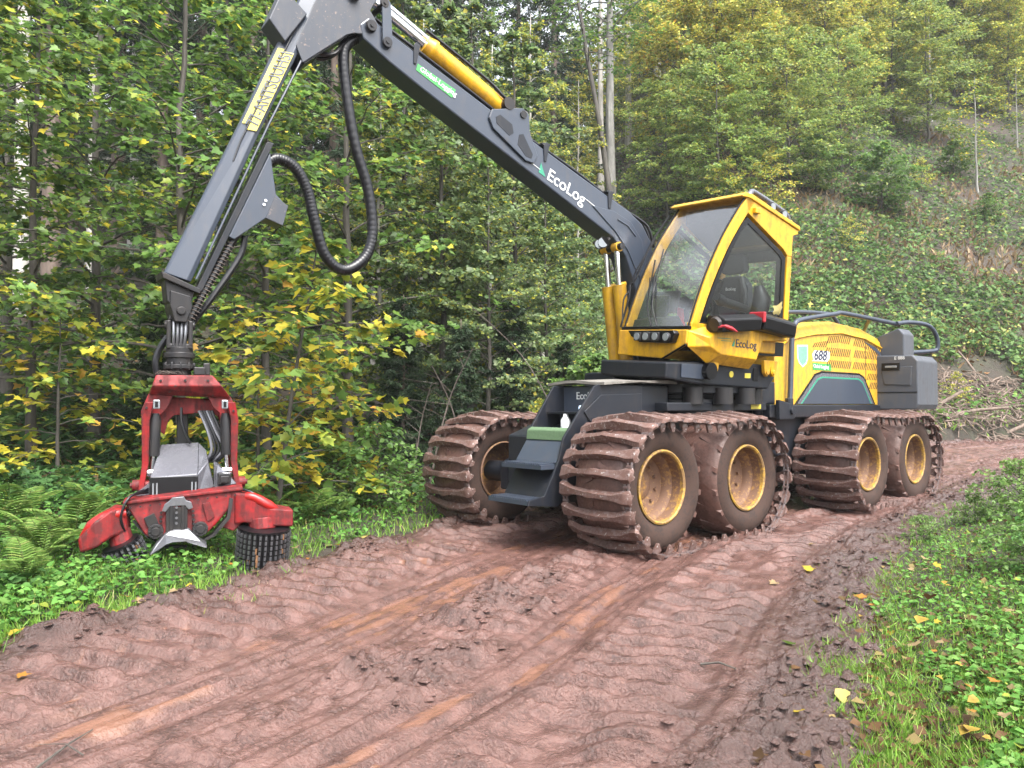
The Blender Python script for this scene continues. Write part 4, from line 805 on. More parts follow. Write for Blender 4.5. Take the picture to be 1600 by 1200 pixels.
# front body
bd = H('head_body', loft([[(-.41, -.40, .655), (.52, -.40, .735), (.53, -.40, .69), (.31, -.42, .43), (.22, -.43, .345), (-.20, -.43, .345), (-.25, -.42, .38)], [(-.40, .05, .68), (.50, .05, .75), (.52, .05, .70), (.30, .05, .45), (.22, .05, .36), (-.20, .05, .36), (-.25, .05, .4)]]), M_['red'], .012)
H('body_ledge', loft([[(-.42, -.43, .665), (.53, -.43, .745), (.53, -.30, .765), (-.41, -.30, .685)], [(-.42, -.43, .64), (.53, -.43, .72), (.53, -.30, .74), (-.41, -.30, .66)]]), M_['red'], .006)
H('centre_plate', merge(box(-.088, .082, -.452, -.43, .385, .60), box(-.06, -.03, -.462, -.452, .40, .62), box(.03, .06, -.462, -.452, .40, .62)), M_['darksteel'], .005)
H('clamp_plate', prism([(-.12, .575), (-.10, .63), (-.06, .66), (-.04, .685), (.05, .69), (.07, .655), (.11, .64), (.125, .59), (.09, .575), (.06, .615), (-.06, .61), (-.09, .565)], -.462, -.434), M_['steel'], .004)
for k in range(5):
    for x in (-.125, .125):
        H('bolt', cyl((x + (.006 * k if x > 0 else -.006 * k) * .5, -.445, .56 - .037 * k), (x, -.43, .56 - .037 * k), .012, 8), M_['darksteel'])
for k in range(4): H('bolt', cyl((-.005, -.465, .60 - .045 * k), (-.005, -.45, .60 - .045 * k), .011, 8), M_['steel'])
for x in (-.165, .185):
    H('pivot_cap', merge(cyl((x, -.47, .405), (x, -.42, .405), .062, 20), cyl((x, -.482, .405), (x, -.47, .405), .036, 14), *[cyl((x + .049 * math.cos(a), -.478, .405 + .049 * math.sin(a)), (x + .049 * math.cos(a), -.468, .405 + .049 * math.sin(a)), .008, 6) for a in [k * 1.047 for k in range(6)]]), M_['darksteel'], .004)
# silver top knife: a crescent with a hollow underside
ku = [(-.20, .235), (-.155, .31), (-.10, .37), (-.05, .405), (.09, .405), (.13, .37), (.185, .315), (.235, .275)]
kd = [(-.205, .225), (-.14, .265), (-.08, .310), (-.03, .325), (.07, .325), (.12, .305), (.17, .285), (.235, .262)]
H('top_knife', loft([[(x, -.60 + .14 * (z - .23) / .18, z) for x, z in ku] + [(x, -.585, z) for x, z in reversed(kd)], [(x, -.44, z + .015) for x, z in ku] + [(x, -.44, z - .01) for x, z in reversed(kd)]]), M_['steel'], .003)
# lower black knives curving round the stem opening
H('lower_knife', loft([[(-.35 + .02 * k, -.40 + .0 * k, .50 - .03 * k) for k in (0, 1)] + [(-.30, -.38, .46), (-.33, -.38, .50)], [(-.24, -.42, .36), (-.22, -.42, .35), (-.20, -.38, .36), (-.23, -.38, .38)], [(-.10, -.42, .27), (-.09, -.42, .255), (-.08, -.38, .26), (-.10, -.38, .28)], [(.08, -.42, .255), (.08, -.42, .24), (.08, -.38, .245), (.08, -.38, .265)]]), M_['darksteel'], smooth=True)
H('lower_knife', loft([[(.42, -.44, .66), (.45, -.44, .65), (.45, -.34, .65), (.42, -.34, .66)], [(.40, -.46, .50), (.425, -.46, .48), (.425, -.34, .48), (.40, -.34, .50)], [(.28, -.46, .35), (.30, -.46, .335), (.30, -.34, .335), (.28, -.34, .35)], [(.12, -.44, .27), (.12, -.44, .25), (.12, -.34, .25), (.12, -.34, .27)]]), M_['darksteel'], smooth=True)
# delimbing arms (red, rounded) and their hinge plates
H('delimbing_arm', loft([[(-.40, -.44, .60), (-.38, -.44, .42), (-.36, -.24, .42), (-.38, -.24, .60)], [(-.50, -.50, .61), (-.50, -.50, .38), (-.48, -.26, .38), (-.48, -.24, .63)], [(-.62, -.52, .52), (-.60, -.52, .31), (-.60, -.28, .30), (-.62, -.26, .55)], [(-.74, -.50, .38), (-.72, -.50, .27), (-.72, -.34, .27), (-.74, -.34, .40)]]), M_['red'], .02)
H('arm_bulge', tube(smoothpath([(-.40, -.42, .565), (-.50, -.44, .56), (-.61, -.45, .50), (-.72, -.44, .39)], 4), [.038] * 2 + [.048] * 4 + [.055] * 4 + [.04, .028, .016], 14), M_['redclean'], smooth=True)
H('delimbing_arm', loft([[(.46, -.42, .70), (.46, -.42, .42), (.46, -.22, .42), (.46, -.22, .70)], [(.56, -.46, .69), (.54, -.46, .44), (.54, -.24, .43), (.56, -.24, .70)], [(.76, -.50, .56), (.76, -.50, .40), (.76, -.26, .40), (.76, -.26, .58)], [(.955, -.50, .535), (.955, -.50, .385), (.955, -.28, .385), (.955, -.28, .535)]]), M_['red'], .015)
H('arm_bulge', tube(smoothpath([(.53, -.42, .665), (.62, -.44, .655), (.73, -.46, .59), (.83, -.46, .53)], 4), [.028] * 2 + [.042] * 4 + [.046] * 4 + [.036, .025, .016], 14), M_['redclean'], smooth=True)
H('hinge_plate', prism([(.44, .72), (.52, .70), (.56, .46), (.46, .36), (.36, .40), (.42, .56)], -.41, -.30), M_['red'], .01)
# feed rollers: cylinders set with rows of steel teeth
def roller(cx, cy, cz, r, h, tilt, n):
    A = Matrix.Translation((cx, cy, cz)) @ Matrix.Rotation(tilt, 4, 'Y') @ Matrix.Rotation(R_(8), 4, 'X')
    ro = link('feed_roller', None, head, A)
    link('roller_drum', mesh('roller_drum', merge(cyl((0, 0, -h / 2), (0, 0, h / 2), r * .90, 28), tube([(0, 0, h / 2), (0, 0, h / 2 + .02)], [r * .97, r * .97], 28)), M_['black'], True), ro)
    tl = prism([(-.012, 0), (.012, 0), (.006, .026), (-.006, .026)], -h / 2, h / 2, 'z')
    tl = ([(x, y + r * .88, z) for x, y, z in tl[0]], tl[1])
    gaps = []
    for k in range(7):
        z = -h / 2 + h * (k + .5) / 7; g = box(-.009, .009, r * .88 + .02, r * .88 + .034, z - h * .045, z + h * .045); gaps.append(g)
    me = mesh('roller_rib', merge(tl), M_['darksteel']); mt = mesh('roller_teeth', merge(*gaps), M_['steel'])
    for k in range(n):
        Rz = Matrix.Rotation(2 * math.pi * k / n, 4, 'Z'); link('roller_rib', me, ro, Rz); link('roller_teeth', mt, ro, Rz)
    chip = mesh('bark_chip', merge(*[(lambda a, z, s: xf(box(-.012 * s, .012 * s, r * .89, r * .89 + .02, z - .03 * s, z + .03 * s), Matrix.Rotation(a, 4, 'Z')))(random.uniform(2.2, 4.1), random.uniform(-h / 2, h / 2) * .8, random.uniform(.5, 1.2)) for _ in range(9)]), plain('wet_bark_chip', (.19, .095, .045), .6, var=.4, scale=30))
    tag(link('bark_chips', chip, ro), kind='stuff')
roller(.705, -.42, .215, .225, .32, R_(3), 30)
roller(-.37, -.40, .185, .150, .27, R_(-24), 22)
H('roller_mount', cyl((.705, -.42, .36), (.70, -.40, .46), .12, 18), M_['red'], .01)
H('roller_mount', cyl((-.42, -.38, .30), (-.45, -.36, .42), .09, 16), M_['red'], .01)

# extra plumbing and fasteners
hr = random.Random(5)
for s, x in ((-1, -.335), (1, .545)):
    H('arm_cylinder', merge(cyl((x * .55, -.30, .60), (x * 1.15, -.36, .56), .035, 12), cyl((x * 1.15, -.36, .56), (x * 1.3, -.38, .53), .018, 10)), M_['darksteel'], smooth=True)
    for k in range(3): H('arm_hose', tube(smoothpath([(x * .7, -.28, .72 + .015 * k), (x * 1.1, -.40 - .02 * k, .70), (x * 1.28, -.47, .55), (x * 1.2, -.44, .42)], 4), .011, 6), M_['hose'], smooth=True)
for k in range(12):
    H('bolt', cyl((-.36 + .075 * k, -.442, .60 + .0064 * k * 1.0 + .012), (-.36 + .075 * k, -.428, .612 + .0064 * k), .009, 6), M_['darksteel'])
for x, z in ((-.15, 1.69), (.05, 1.695), (.24, 1.695), (-.26, 1.45), (.46, 1.42)):
    H('bolt', cyl((x, -.175, z), (x, -.155, z), .011, 6), M_['darksteel'])
H('valve_block', merge(box(.33, .44, -.26, -.12, .76, .86), box(.35, .42, -.30, -.24, .78, .84)), M_['darksteel'], .006)
H('chain_bar_cover', prism([(-.26, .52), (-.18, .56), (-.14, .46), (-.20, .38)], -.442, -.424), M_['darksteel'], .004)
H('body_rib', prism([(.20, .62), (.26, .63), (.30, .50), (.24, .46)], -.440, -.412), M_['red'], .004)
H('shoulder_plate', prism([(-.31, 1.42), (-.25, 1.58), (-.05, 1.56), (-.10, 1.44), (-.155, 1.38), (-.165, 1.16), (-.215, 1.02), (-.29, 1.0)], -.045, -.02), M_['red'], .006)
H('shoulder_plate', prism([(.50, 1.42), (.44, 1.55), (.24, 1.56), (.29, 1.45), (.345, 1.40), (.36, 1.18), (.42, 1.02), (.495, 1.0)], -.045, -.02), M_['red'], .006)

# ---------------------------------------------------------------- vegetation helpers
LEAF2 = (np.array([[0, 0, 0], [.5, .5, .16], [0, 1, 0.0], [-.5, .5, .16]]), np.array([[0, 1, 2], [0, 2, 3]]))
_o = [(0, 0), (.27, -.09), (.53, .08), (.40, .25), (.58, .54), (.27, .60), (0, 1.0), (-.27, .60), (-.58, .54), (-.40, .25), (-.53, .08), (-.27, -.09)]
MAPLE = (np.array([[0, .32, -.05]] + [[x, y, .10 * abs(x) * 2 - .06 * (y > .8)] for x, y in _o]), np.array([[0, 1 + i, 1 + (i + 1) % 12] for i in range(12)]))
OVAL = (np.array([[0, 0, 0], [.34, .25, .10], [.36, .60, .08], [0, 1, -.10], [-.36, .60, .08], [-.34, .25, .10], [0, .5, 0]]), np.array([[0, 1, 6], [1, 2, 6], [2, 3, 6], [3, 4, 6], [4, 5, 6], [5, 0, 6]]))
TRIF = (np.concatenate([np.array([[0, 0, 0], [.24, .35, .06], [0, .75, -.02], [-.24, .35, .06]]) @ np.array([[math.cos(a), math.sin(a), 0], [-math.sin(a), math.cos(a), 0], [0, 0, 1]]).T for a in (0, 1.25, -1.25)]),
        np.concatenate([np.array([[0, 1, 2], [0, 2, 3]]) + 4 * k for k in range(3)]))
BLADE = (np.array([[-.5, 0, 0], [.5, 0, 0], [-.38, .55, .06], [.38, .55, .06], [0, 1, .28]]), np.array([[0, 1, 3], [0, 3, 2], [2, 3, 4]]))
def nrm(a): return a / (np.linalg.norm(a, axis=1, keepdims=True) + 1e-9)
def scatter(Pn, D, Nn, S, C, tm, wscale=None):
    """stamp a leaf template at points; D tip direction, Nn upper side, S length, wscale width factor"""
    D = nrm(D); Nn = nrm(Nn - D * (Nn * D).sum(1, keepdims=True)); U = np.cross(D, Nn)
    tv, tf = tm; k = len(tv); S = S[:, None, None]; ws = 1 if wscale is None else wscale[:, None, None]
    V = Pn[:, None, :] + S * (U[:, None, :] * tv[None, :, 0:1] * ws + D[:, None, :] * tv[None, :, 1:2] + Nn[:, None, :] * tv[None, :, 2:3])
    T = (tf[None] + (np.arange(len(Pn)) * k)[:, None, None]).reshape(-1, 3)
    return V.reshape(-1, 3), T, np.repeat(C, k, axis=0)
def cat(*parts):
    V, T, C, n = [], [], [], 0
    for v, t, c in parts: V.append(v); T.append(t + n); C.append(c); n += len(v)
    return np.concatenate(V), np.concatenate(T), np.concatenate(C)
def palette(n, cols, wts, jit=.18, r=rng):
    c = np.array(cols)[r.choice(len(cols), n, p=np.array(wts) / sum(wts))]
    return np.clip(c * (1 + r.normal(0, jit, (n, 1))), .004, .9)
G1, G2, G3 = (.052, .110, .024), (.082, .160, .034), (.120, .205, .046)
YG, YE, OR, BR = (.22, .27, .040), (.46, .40, .045), (.46, .27, .05), (.065, .038, .019)
# ---------------------------------------------------------------- trees
def gen_tree(seed, Ht, r0, t0, nb, Lmax, leaf=.09, per=9, tm=LEAF2, cols=(G1, G2, YG), wts=(3, 4, 1), elev=(35, 60), prof=None, droop=.15, twigs=7, crook=.03, topyellow=0., lean=(0, 0), tilt=.35, bias=(0, 0)):
    r = np.random.default_rng(seed); n = 14; z = np.linspace(0, 1, n)
    tx = np.cumsum(r.normal(0, crook, n)) * Ht / n + lean[0] * z * Ht; ty = np.cumsum(r.normal(0, crook, n)) * Ht / n + lean[1] * z * Ht; tx[0] = ty[0] = 0
    tr = np.stack([tx, ty, z * Ht], 1); rad = r0 * (1 - .82 * z) * (1 + .35 * np.exp(-z * 22))
    wood = [tube([tuple(p) for p in tr], list(rad), 9)]
    Pn, Dn, Cn = [], [], []; prof = prof or (lambda t: math.sin(math.pi * min(1, .15 + .85 * t)) ** .7 * (1.05 - .55 * t))
    for b in range(nb):
        t = t0 + (1 - t0) * ((b + r.random() * .9) / nb); u = (t - t0) / (1 - t0); o = np.array([np.interp(t, z, tr[:, k]) for k in range(3)])
        az = b * 2.39996 + r.normal(0, .35); L = Lmax * prof(u) * r.uniform(.7, 1.15)
        if L < .15: continue
        e = R_(r.uniform(*elev)) * (.55 + .6 * u); m = 7; pts = [o]; d0 = np.array([math.cos(az), math.sin(az), 0.])
        for k in range(1, m + 1):
            ek = e * (1 - k / m) - droop * (k / m) ** 2; step = L / m
            pts.append(pts[-1] + step * (d0 * math.cos(ek) + np.array([0, 0, math.sin(ek)])) + r.normal(0, .025 * L / m * 2, 3))
        pts = np.array(pts); rb = max(.006, float(np.interp(t, z, rad)) * .32)
        wood.append(tube([tuple(p) for p in pts], [rb * (1 - .88 * k / m) + .002 for k in range(m + 1)], 5))
        nt_ = max(3, int(twigs * (.5 + .5 * L / Lmax)))
        for j in range(nt_ + 1):
            s = .25 + .75 * (j + r.random() * .6) / nt_ if j < nt_ else .999
            s = min(s, .999); bp = np.array([np.interp(s * m, np.arange(m + 1), pts[:, k]) for k in range(3)])
            a2 = az + (1 if j % 2 else -1) * r.uniform(.5, 1.1) if j < nt_ else az; l2 = L * r.uniform(.22, .42) * (1.1 - .5 * s)
            dd = np.array([math.cos(a2), math.sin(a2), r.uniform(-.25, .22)]); dd /= np.linalg.norm(dd)
            ends = bp + dd * l2 + np.array([0, 0, -droop * .4 * l2])
            wood.append(tube([tuple(bp), tuple((bp + ends) / 2 + np.array([0, 0, .04 * l2])), tuple(ends)], [rb * .25 + .002, .003, .0015], 3, cap=False))
            kk = int(per * (.6 + .8 * r.random())); ss = r.random(kk) ** .7
            q = bp + (ends - bp) * ss[:, None]; side = np.where(r.random(kk) < .5, -1, 1)[:, None] * np.array([-dd[1], dd[0], 0])
            dirs = side * r.uniform(.3, 1, (kk, 1)) + dd * r.uniform(.2, 1, (kk, 1)) + np.array([0, 0, 1]) * r.normal(-.25, .30, (kk, 1))
            Pn.append(q + side * leaf * .15 + r.normal(0, leaf * .45, (kk, 3))); Dn.append(dirs)
            ww = np.array(wts, float)
            if r.random() < topyellow * u: ww = ww * np.array([.2, .4] + [3.0] * (len(ww) - 2))
            Cn.append(palette(kk, cols, ww, r=r) * r.uniform(.8, 1.2))
    Pn = np.concatenate(Pn); Dn = np.concatenate(Dn); Cn = np.concatenate(Cn); N = len(Pn)
    up = np.array([bias[0], bias[1], 1.]) + r.normal(0, tilt, (N, 3))
    S = leaf * r.uniform(.65, 1.25, N)
    return merge(*wood), scatter(Pn, Dn, up, S, Cn, tm, r.uniform(.8, 1.1, N))
TREE = {}
bprof = lambda t: (.45 + .55 * math.sin(math.pi * min(1, .1 + .75 * t))) * (1 - .45 * t ** 3)
def reg(kind, bark, **kw):
    wg, (V, T, C) = gen_tree(**kw)
    TREE[kind] = (mesh('trunk', wg, M_[bark], True), npmesh('crown', V, T, M_['leaf'], col=C))
def gen_spruce(seed, Ht, r0, t0, Lmax, cols, nw=26):
    r = np.random.default_rng(seed); wood = [tube([(0, 0, 0), (0, 0, Ht * .3), (.03, 0, Ht * .7), (0, 0, Ht)], [r0 * 1.15, r0 * .85, r0 * .45, .02], 9)]
    Pn, Dn, Sn, Cn = [], [], [], []
    for wv in range(nw):
        t = t0 + (1 - t0) * wv / nw; L0 = Lmax * (1 - .92 * (t - t0) / (1 - t0)) ** .8
        for b in range(6):
            az = b * 1.047 + wv * .5 + r.normal(0, .2); L = L0 * r.uniform(.7, 1.1); o = np.array([0, 0, t * Ht + r.normal(0, .12)]); d0 = np.array([math.cos(az), math.sin(az), 0])
            pts = [o + d0 * L * s + np.array([0, 0, -.30 * L * math.sin(s * 1.9) + .16 * L * s * s]) for s in (0, .35, .7, 1)]
            wood.append(tube([tuple(p) for p in pts], [.022, .015, .009, .003], 4, cap=False))
            k = int(16 + 15 * L); s = r.uniform(.15, 1, k); q = np.array([np.interp(s, [0, .35, .7, 1], [p[j] for p in pts]) for j in range(3)]).T
            sd = np.where(r.random(k) < .5, -1, 1)[:, None] * np.array([-d0[1], d0[0], 0])
            Pn.append(q); Dn.append(sd * r.uniform(.4, 1, (k, 1)) + d0 * .6 + np.array([0, 0, -1]) * r.uniform(.15, .9, (k, 1))); Sn.append(r.uniform(.18, .42, k) * (1.15 - .5 * s)); Cn.append(palette(k, cols, [1] * len(cols), r=r))
    Pn = np.concatenate(Pn); D = np.concatenate(Dn); S = np.concatenate(Sn); C = np.concatenate(Cn); N = len(Pn)
    sub = []
    for k in range(4):       # each hanging spray is a little fan of needled shoots
        dk = D + r.normal(0, .35, (N, 3)); sub.append(scatter(Pn + r.normal(0, .04, (N, 3)), dk, r.normal(0, 1, (N, 3)), S * r.uniform(.5, 1, N), C * r.uniform(.75, 1.2, (N, 1)), LEAF2, np.full(N, .16)))
    return merge(*wood), cat(*sub)
def regsp(kind, bark, **kw):
    wg, (V, T, C) = gen_spruce(**kw); TREE[kind] = (mesh('trunk', wg, M_[bark], True), npmesh('crown', V, T, M_['needle'], col=C))
hazel = (G1, G2, G3, YG)
reg('maple_near', 'bark_dark', bias=(.15, -.45), seed=3, Ht=8.5, r0=.085, t0=.12, nb=46, Lmax=2.5, leaf=.105, per=14, tm=MAPLE, cols=(G1, G2, G3, YG, YE), wts=(2, 4, 6, 1.8, .45), elev=(20, 55), droop=.25, twigs=8)
reg('maple_near2', 'bark_dark', bias=(.15, -.45), seed=5, Ht=8, r0=.075, t0=.16, nb=40, Lmax=2.3, leaf=.10, per=13, tm=MAPLE, cols=(G1, G2, G3, YG, YE), wts=(2, 4, 6, 2.2, .8), elev=(20, 55), droop=.25, twigs=8)
reg('maple_bush', 'bark_dark', seed=8, Ht=3.3, r0=.035, t0=.10, nb=26, Lmax=1.75, leaf=.125, per=8, tm=MAPLE, cols=(G2, G3, YG, YE, OR), wts=(3, 5, 5, 4, .5), elev=(10, 45), droop=.30, twigs=6, lean=(.16, -.05))
reg('maple_low', 'bark_dark', seed=9, Ht=2.5, r0=.03, t0=.10, nb=20, Lmax=1.3, leaf=.115, per=7, tm=MAPLE, cols=(G2, YG, YE, OR), wts=(2, 3, 5, 1), elev=(5, 35), droop=.35, twigs=5)
reg('willow', 'bark_dark', bias=(.15, -.75), seed=12, Ht=8.5, r0=.07, t0=.06, nb=60, Lmax=2.1, leaf=.10, per=24, tm=LEAF2, cols=((.085, .135, .048), (.12, .18, .070), (.16, .22, .09), (.25, .29, .06), YE), wts=(4, 5, 4, 1.8, .5), elev=(35, 70), droop=.1, twigs=8, tilt=.6)
reg('birch', 'bark_pale', bias=(.15, -.75), seed=15, Ht=9.5, r0=.07, t0=.15, nb=56, Lmax=1.9, leaf=.09, per=24, tm=LEAF2, cols=((.09, .14, .045), (.14, .20, .065), (.27, .31, .06), (.48, .43, .06)), wts=(4, 4, 2.5, 2.0), elev=(40, 70), droop=.25, twigs=8, tilt=.6, topyellow=.5)
reg('beech_green', 'bark_dark', bias=(.15, -.75), seed=21, Ht=8.5, r0=.08, t0=.08, nb=62, Lmax=3.0, leaf=.125, per=28, tm=LEAF2, cols=(G3, (.14, .225, .055), (.19, .27, .065), (.28, .32, .06)), wts=(3, 4, 4, 3), prof=bprof, crook=.06, elev=(8, 40), droop=.18, twigs=9, topyellow=.35, tilt=.45)
reg('beech_turning', 'bark_dark', bias=(.15, -.75), seed=23, Ht=9, r0=.085, t0=.08, nb=62, Lmax=2.9, leaf=.125, per=28, tm=LEAF2, cols=(G3, (.17, .24, .055), (.27, .31, .06), (.48, .44, .07), OR), wts=(2, 3, 5, 3.5, .4), prof=bprof, crook=.06, elev=(10, 42), droop=.15, twigs=9, topyellow=.9, tilt=.45)
reg('beech_gold', 'bark_dark', bias=(.15, -.75), seed=25, Ht=7.5, r0=.075, t0=.10, nb=54, Lmax=2.4, leaf=.125, per=28, tm=LEAF2, cols=((.17, .24, .055), (.30, .32, .06), (.52, .46, .07), OR), wts=(2.5, 4, 4.5, .7), prof=bprof, crook=.06, elev=(15, 48), droop=.12, twigs=9, tilt=.455)
reg('sapling', 'bark_grey', bias=(.15, -.75), seed=28, Ht=5.0, r0=.05, t0=.30, nb=26, Lmax=1.5, leaf=.11, per=9, tm=LEAF2, cols=(G2, G3, YG, YE), wts=(3, 3, 4, 3), elev=(5, 40), droop=.2, twigs=6)
reg('shrub', 'bark_dark', bias=(.15, -.75), seed=31, Ht=2.6, r0=.03, t0=.02, nb=40, Lmax=1.35, leaf=.11, per=16, tm=LEAF2, cols=(G2, G3, (.10, .17, .04), YG), wts=(4, 4, 3, .8), elev=(30, 75), droop=.05, twigs=7, tilt=.5)
reg('shrub_yellow', 'bark_dark', bias=(.15, -.75), seed=33, Ht=2.4, r0=.025, t0=.05, nb=30, Lmax=1.1, leaf=.08, per=10, tm=LEAF2, cols=(G3, YG, YE, (.40, .36, .10)), wts=(2, 4, 4, 2), elev=(30, 75), droop=.05, twigs=6, tilt=.6)
reg('bramble_bush', 'bark_dark', seed=35, Ht=1.25, r0=.014, t0=.02, nb=34, Lmax=.95, leaf=.075, per=10, tm=OVAL, cols=(G3, (.11, .21, .05), (.15, .25, .07)), wts=(4, 5, 3), elev=(20, 70), droop=.3, twigs=6, tilt=.5)
reg('tall_trunk', 'bark_pale', seed=41, Ht=24, r0=.20, t0=.52, nb=60, Lmax=3.6, leaf=.16, per=10, tm=LEAF2, cols=(G1, G2, G3, YG), wts=(3, 4, 3, 1.5), elev=(20, 55), twigs=7, crook=.006)
reg('tall_beech', 'bark_grey', seed=43, Ht=22, r0=.24, t0=.45, nb=60, Lmax=4.0, leaf=.16, per=10, tm=LEAF2, cols=(G1, G2, G3, YG), wts=(3, 4, 3, 1.5), elev=(20, 55), twigs=7, crook=.012)
reg('leaning_beech', 'bark_dark', seed=44, Ht=17, r0=.15, t0=.50, nb=36, Lmax=3.2, leaf=.14, per=8, tm=LEAF2, cols=(G1, G2, G3, YG), wts=(3, 4, 3, 1.5), elev=(5, 45), twigs=7, crook=.03, lean=(-.16, 0))
DK = ((.020, .045, .020), (.032, .064, .027), (.045, .080, .034))
regsp('spruce', 'bark_brown', seed=51, Ht=19, r0=.19, t0=.10, Lmax=3.0, cols=DK)
regsp('spruce_high', 'bark_brown', seed=53, Ht=24, r0=.22, t0=.34, Lmax=2.8, cols=DK)
regsp('young_spruce', 'bark_brown', seed=55, Ht=6.5, r0=.07, t0=.03, Lmax=1.9, cols=DK, nw=20)
def px_ground(px, py):
    c = np.array([(px - 800) / FPX, 1., -(py - 600) / FPX]); s, co = math.sin(PITCH), math.cos(PITCH); rv = np.array([c[0], c[1] * co - c[2] * s, c[1] * s + c[2] * co])
    d = np.arange(1.5, 90, .06); p = np.array([[0, 0, CAMH]]) + rv[None] * d[:, None]; h, dl, dr = height(p[:, 0], p[:, 1], True)
    hit = p[:, 2] < h + np.where(np.maximum(dl, dr) < -.3, .17, 0); return p[np.argmax(hit)]
TREES = []
def plant(kind, name, px, dep, label, cat_, group=None, sc=1.0, rz=None, sx=1.0, dz=0, parts=('trunk', 'crown'), py=None):
    if py is not None: pg = px_ground(px, py); x, dep = float(pg[0]), float(pg[1])
    else: x = (px - 800) / FPX * dep
    z = hz(x, dep) - .05 + dz
    e = bpy.data.objects.new(name, None); COL.objects.link(e); e.location = (x, dep, z); e.rotation_euler = (0, 0, random.uniform(-.7, .7) if rz is None else rz); e.scale = (sc * sx, sc * sx, sc)
    tag(e, label, cat_, group)
    for nm, me in zip(parts, TREE[kind]): link(nm, me, e)
    TREES.append((e, px, dep)); return e

# ---------------------------------------------------------------- planting
gM = 'young maples at the left forest edge'
for k, px, d, sc, lb in [('maple_near', 285, 11.2, 1.05, 'dark-stemmed maple rising behind the red harvester head'), ('maple_near2', 55, 10.4, .95, 'maple with yellowing leaves at the far left edge'),
                     ('maple_near', 150, 12.6, 1.1, 'maple between the pale trunk and the harvester head'), ('maple_near2', 420, 12.6, 1.05, 'maple behind the slanting crane stick'),
                     ('maple_near', 545, 14.0, 1.15, 'maple behind the hanging hose loop'), ('maple_near2', -70, 9.5, 1.0, 'maple reaching in from beyond the left frame edge'),
                     ('maple_near', 10, 14.5, 1.2, 'leafy maple behind the leftmost maples'), ('maple_near2', 350, 15.2, 1.2, 'taller maple deeper in the wood behind the crane stick')]:
    plant(k, 'maple_tree', px, d, lb, 'tree', gM, sc)
plant('maple_bush', 'maple_sapling', 435, 8.9, 'bright yellow-green maple sapling spreading under the hose loop', 'sapling', rz=0, sc=1.0)
plant('maple_low', 'maple_sapling', 405, 9.5, 'low yellow maple sapling just right of the harvester head', 'sapling', rz=1.0)
plant('maple_low', 'maple_sapling', 500, 10.2, 'drooping brownish yellow maple sapling in front of dark spruces', 'sapling', rz=2.2, sc=.9)
plant('maple_low', 'maple_sapling', 90, 9.8, 'small yellow maple sapling left of the harvester head', 'sapling', rz=4.0)
gW = 'grey-green willows behind the crane'
for k, px, d, sc, lb in [('willow', 690, 15.5, 1.1, 'grey-green willow behind the green boom sticker'), ('willow', 800, 16.8, 1.1, 'grey-green willow under the middle of the main boom'), ('willow', 625, 17.0, 1.25, 'tall willow right of the hose loop'),
                     ('willow', 880, 18.5, .75, 'grey-green willow behind the boom lettering'), ('willow', 940, 20.5, .62, 'low willow just left of the cab'), ('willow', 735, 20.5, 1.35, 'pale willow above the yellow tilt cylinder')]:
    plant(k, 'willow_tree', px, d, lb, 'tree', gW, sc)
for px, d, sc, lb in [(770, 22.5, 1.15, 'birch with yellow leaves above the boom cylinder bracket'), (850, 26, .75, 'slender birch between willow and grey beech trunk'), (660, 25, 1.3, 'tall yellowing birch over the boom tip'), (830, 29, 1.35, 'pale birch above the boom cylinder'), (905, 31, 1.0, 'pale birch just left of the grey beech trunk'), (585, 24, 1.35, 'tall pale birch above the hose loop')]:
    plant('birch', 'birch_tree', px, d, lb, 'tree', 'yellowing birches', sc)
for px, d, sc, lb in [(720, 13.2, .42, 'small dark spruce behind the far front track'), (630, 13.8, .48, 'dark young spruce under the willows'), (800, 14.8, .5, 'dark young spruce left of the lift cylinders'), (880, 15.6, .4, 'low dark spruce beside the yellow lift cylinders'), (250, 14.2, .5, 'dark young spruce behind the harvester head')]:
    plant('young_spruce', 'young_spruce', px, d, lb, 'spruce', 'young spruces in the shade', sc)
for k, px, d, sc, lb in [('willow', 760, 14.6, .75, 'loose willow left of the yellow lift cylinders'), ('birch', 590, 15.6, .85, 'light birch between the hose loop and the willows'), ('willow', 850, 16.2, .7, 'short willow under the boom root')]:
    plant(k, k + '_tree', px, d, lb, 'tree', gW if k == 'willow' else 'yellowing birches', sc)
gB = 'young beeches on the hillside'
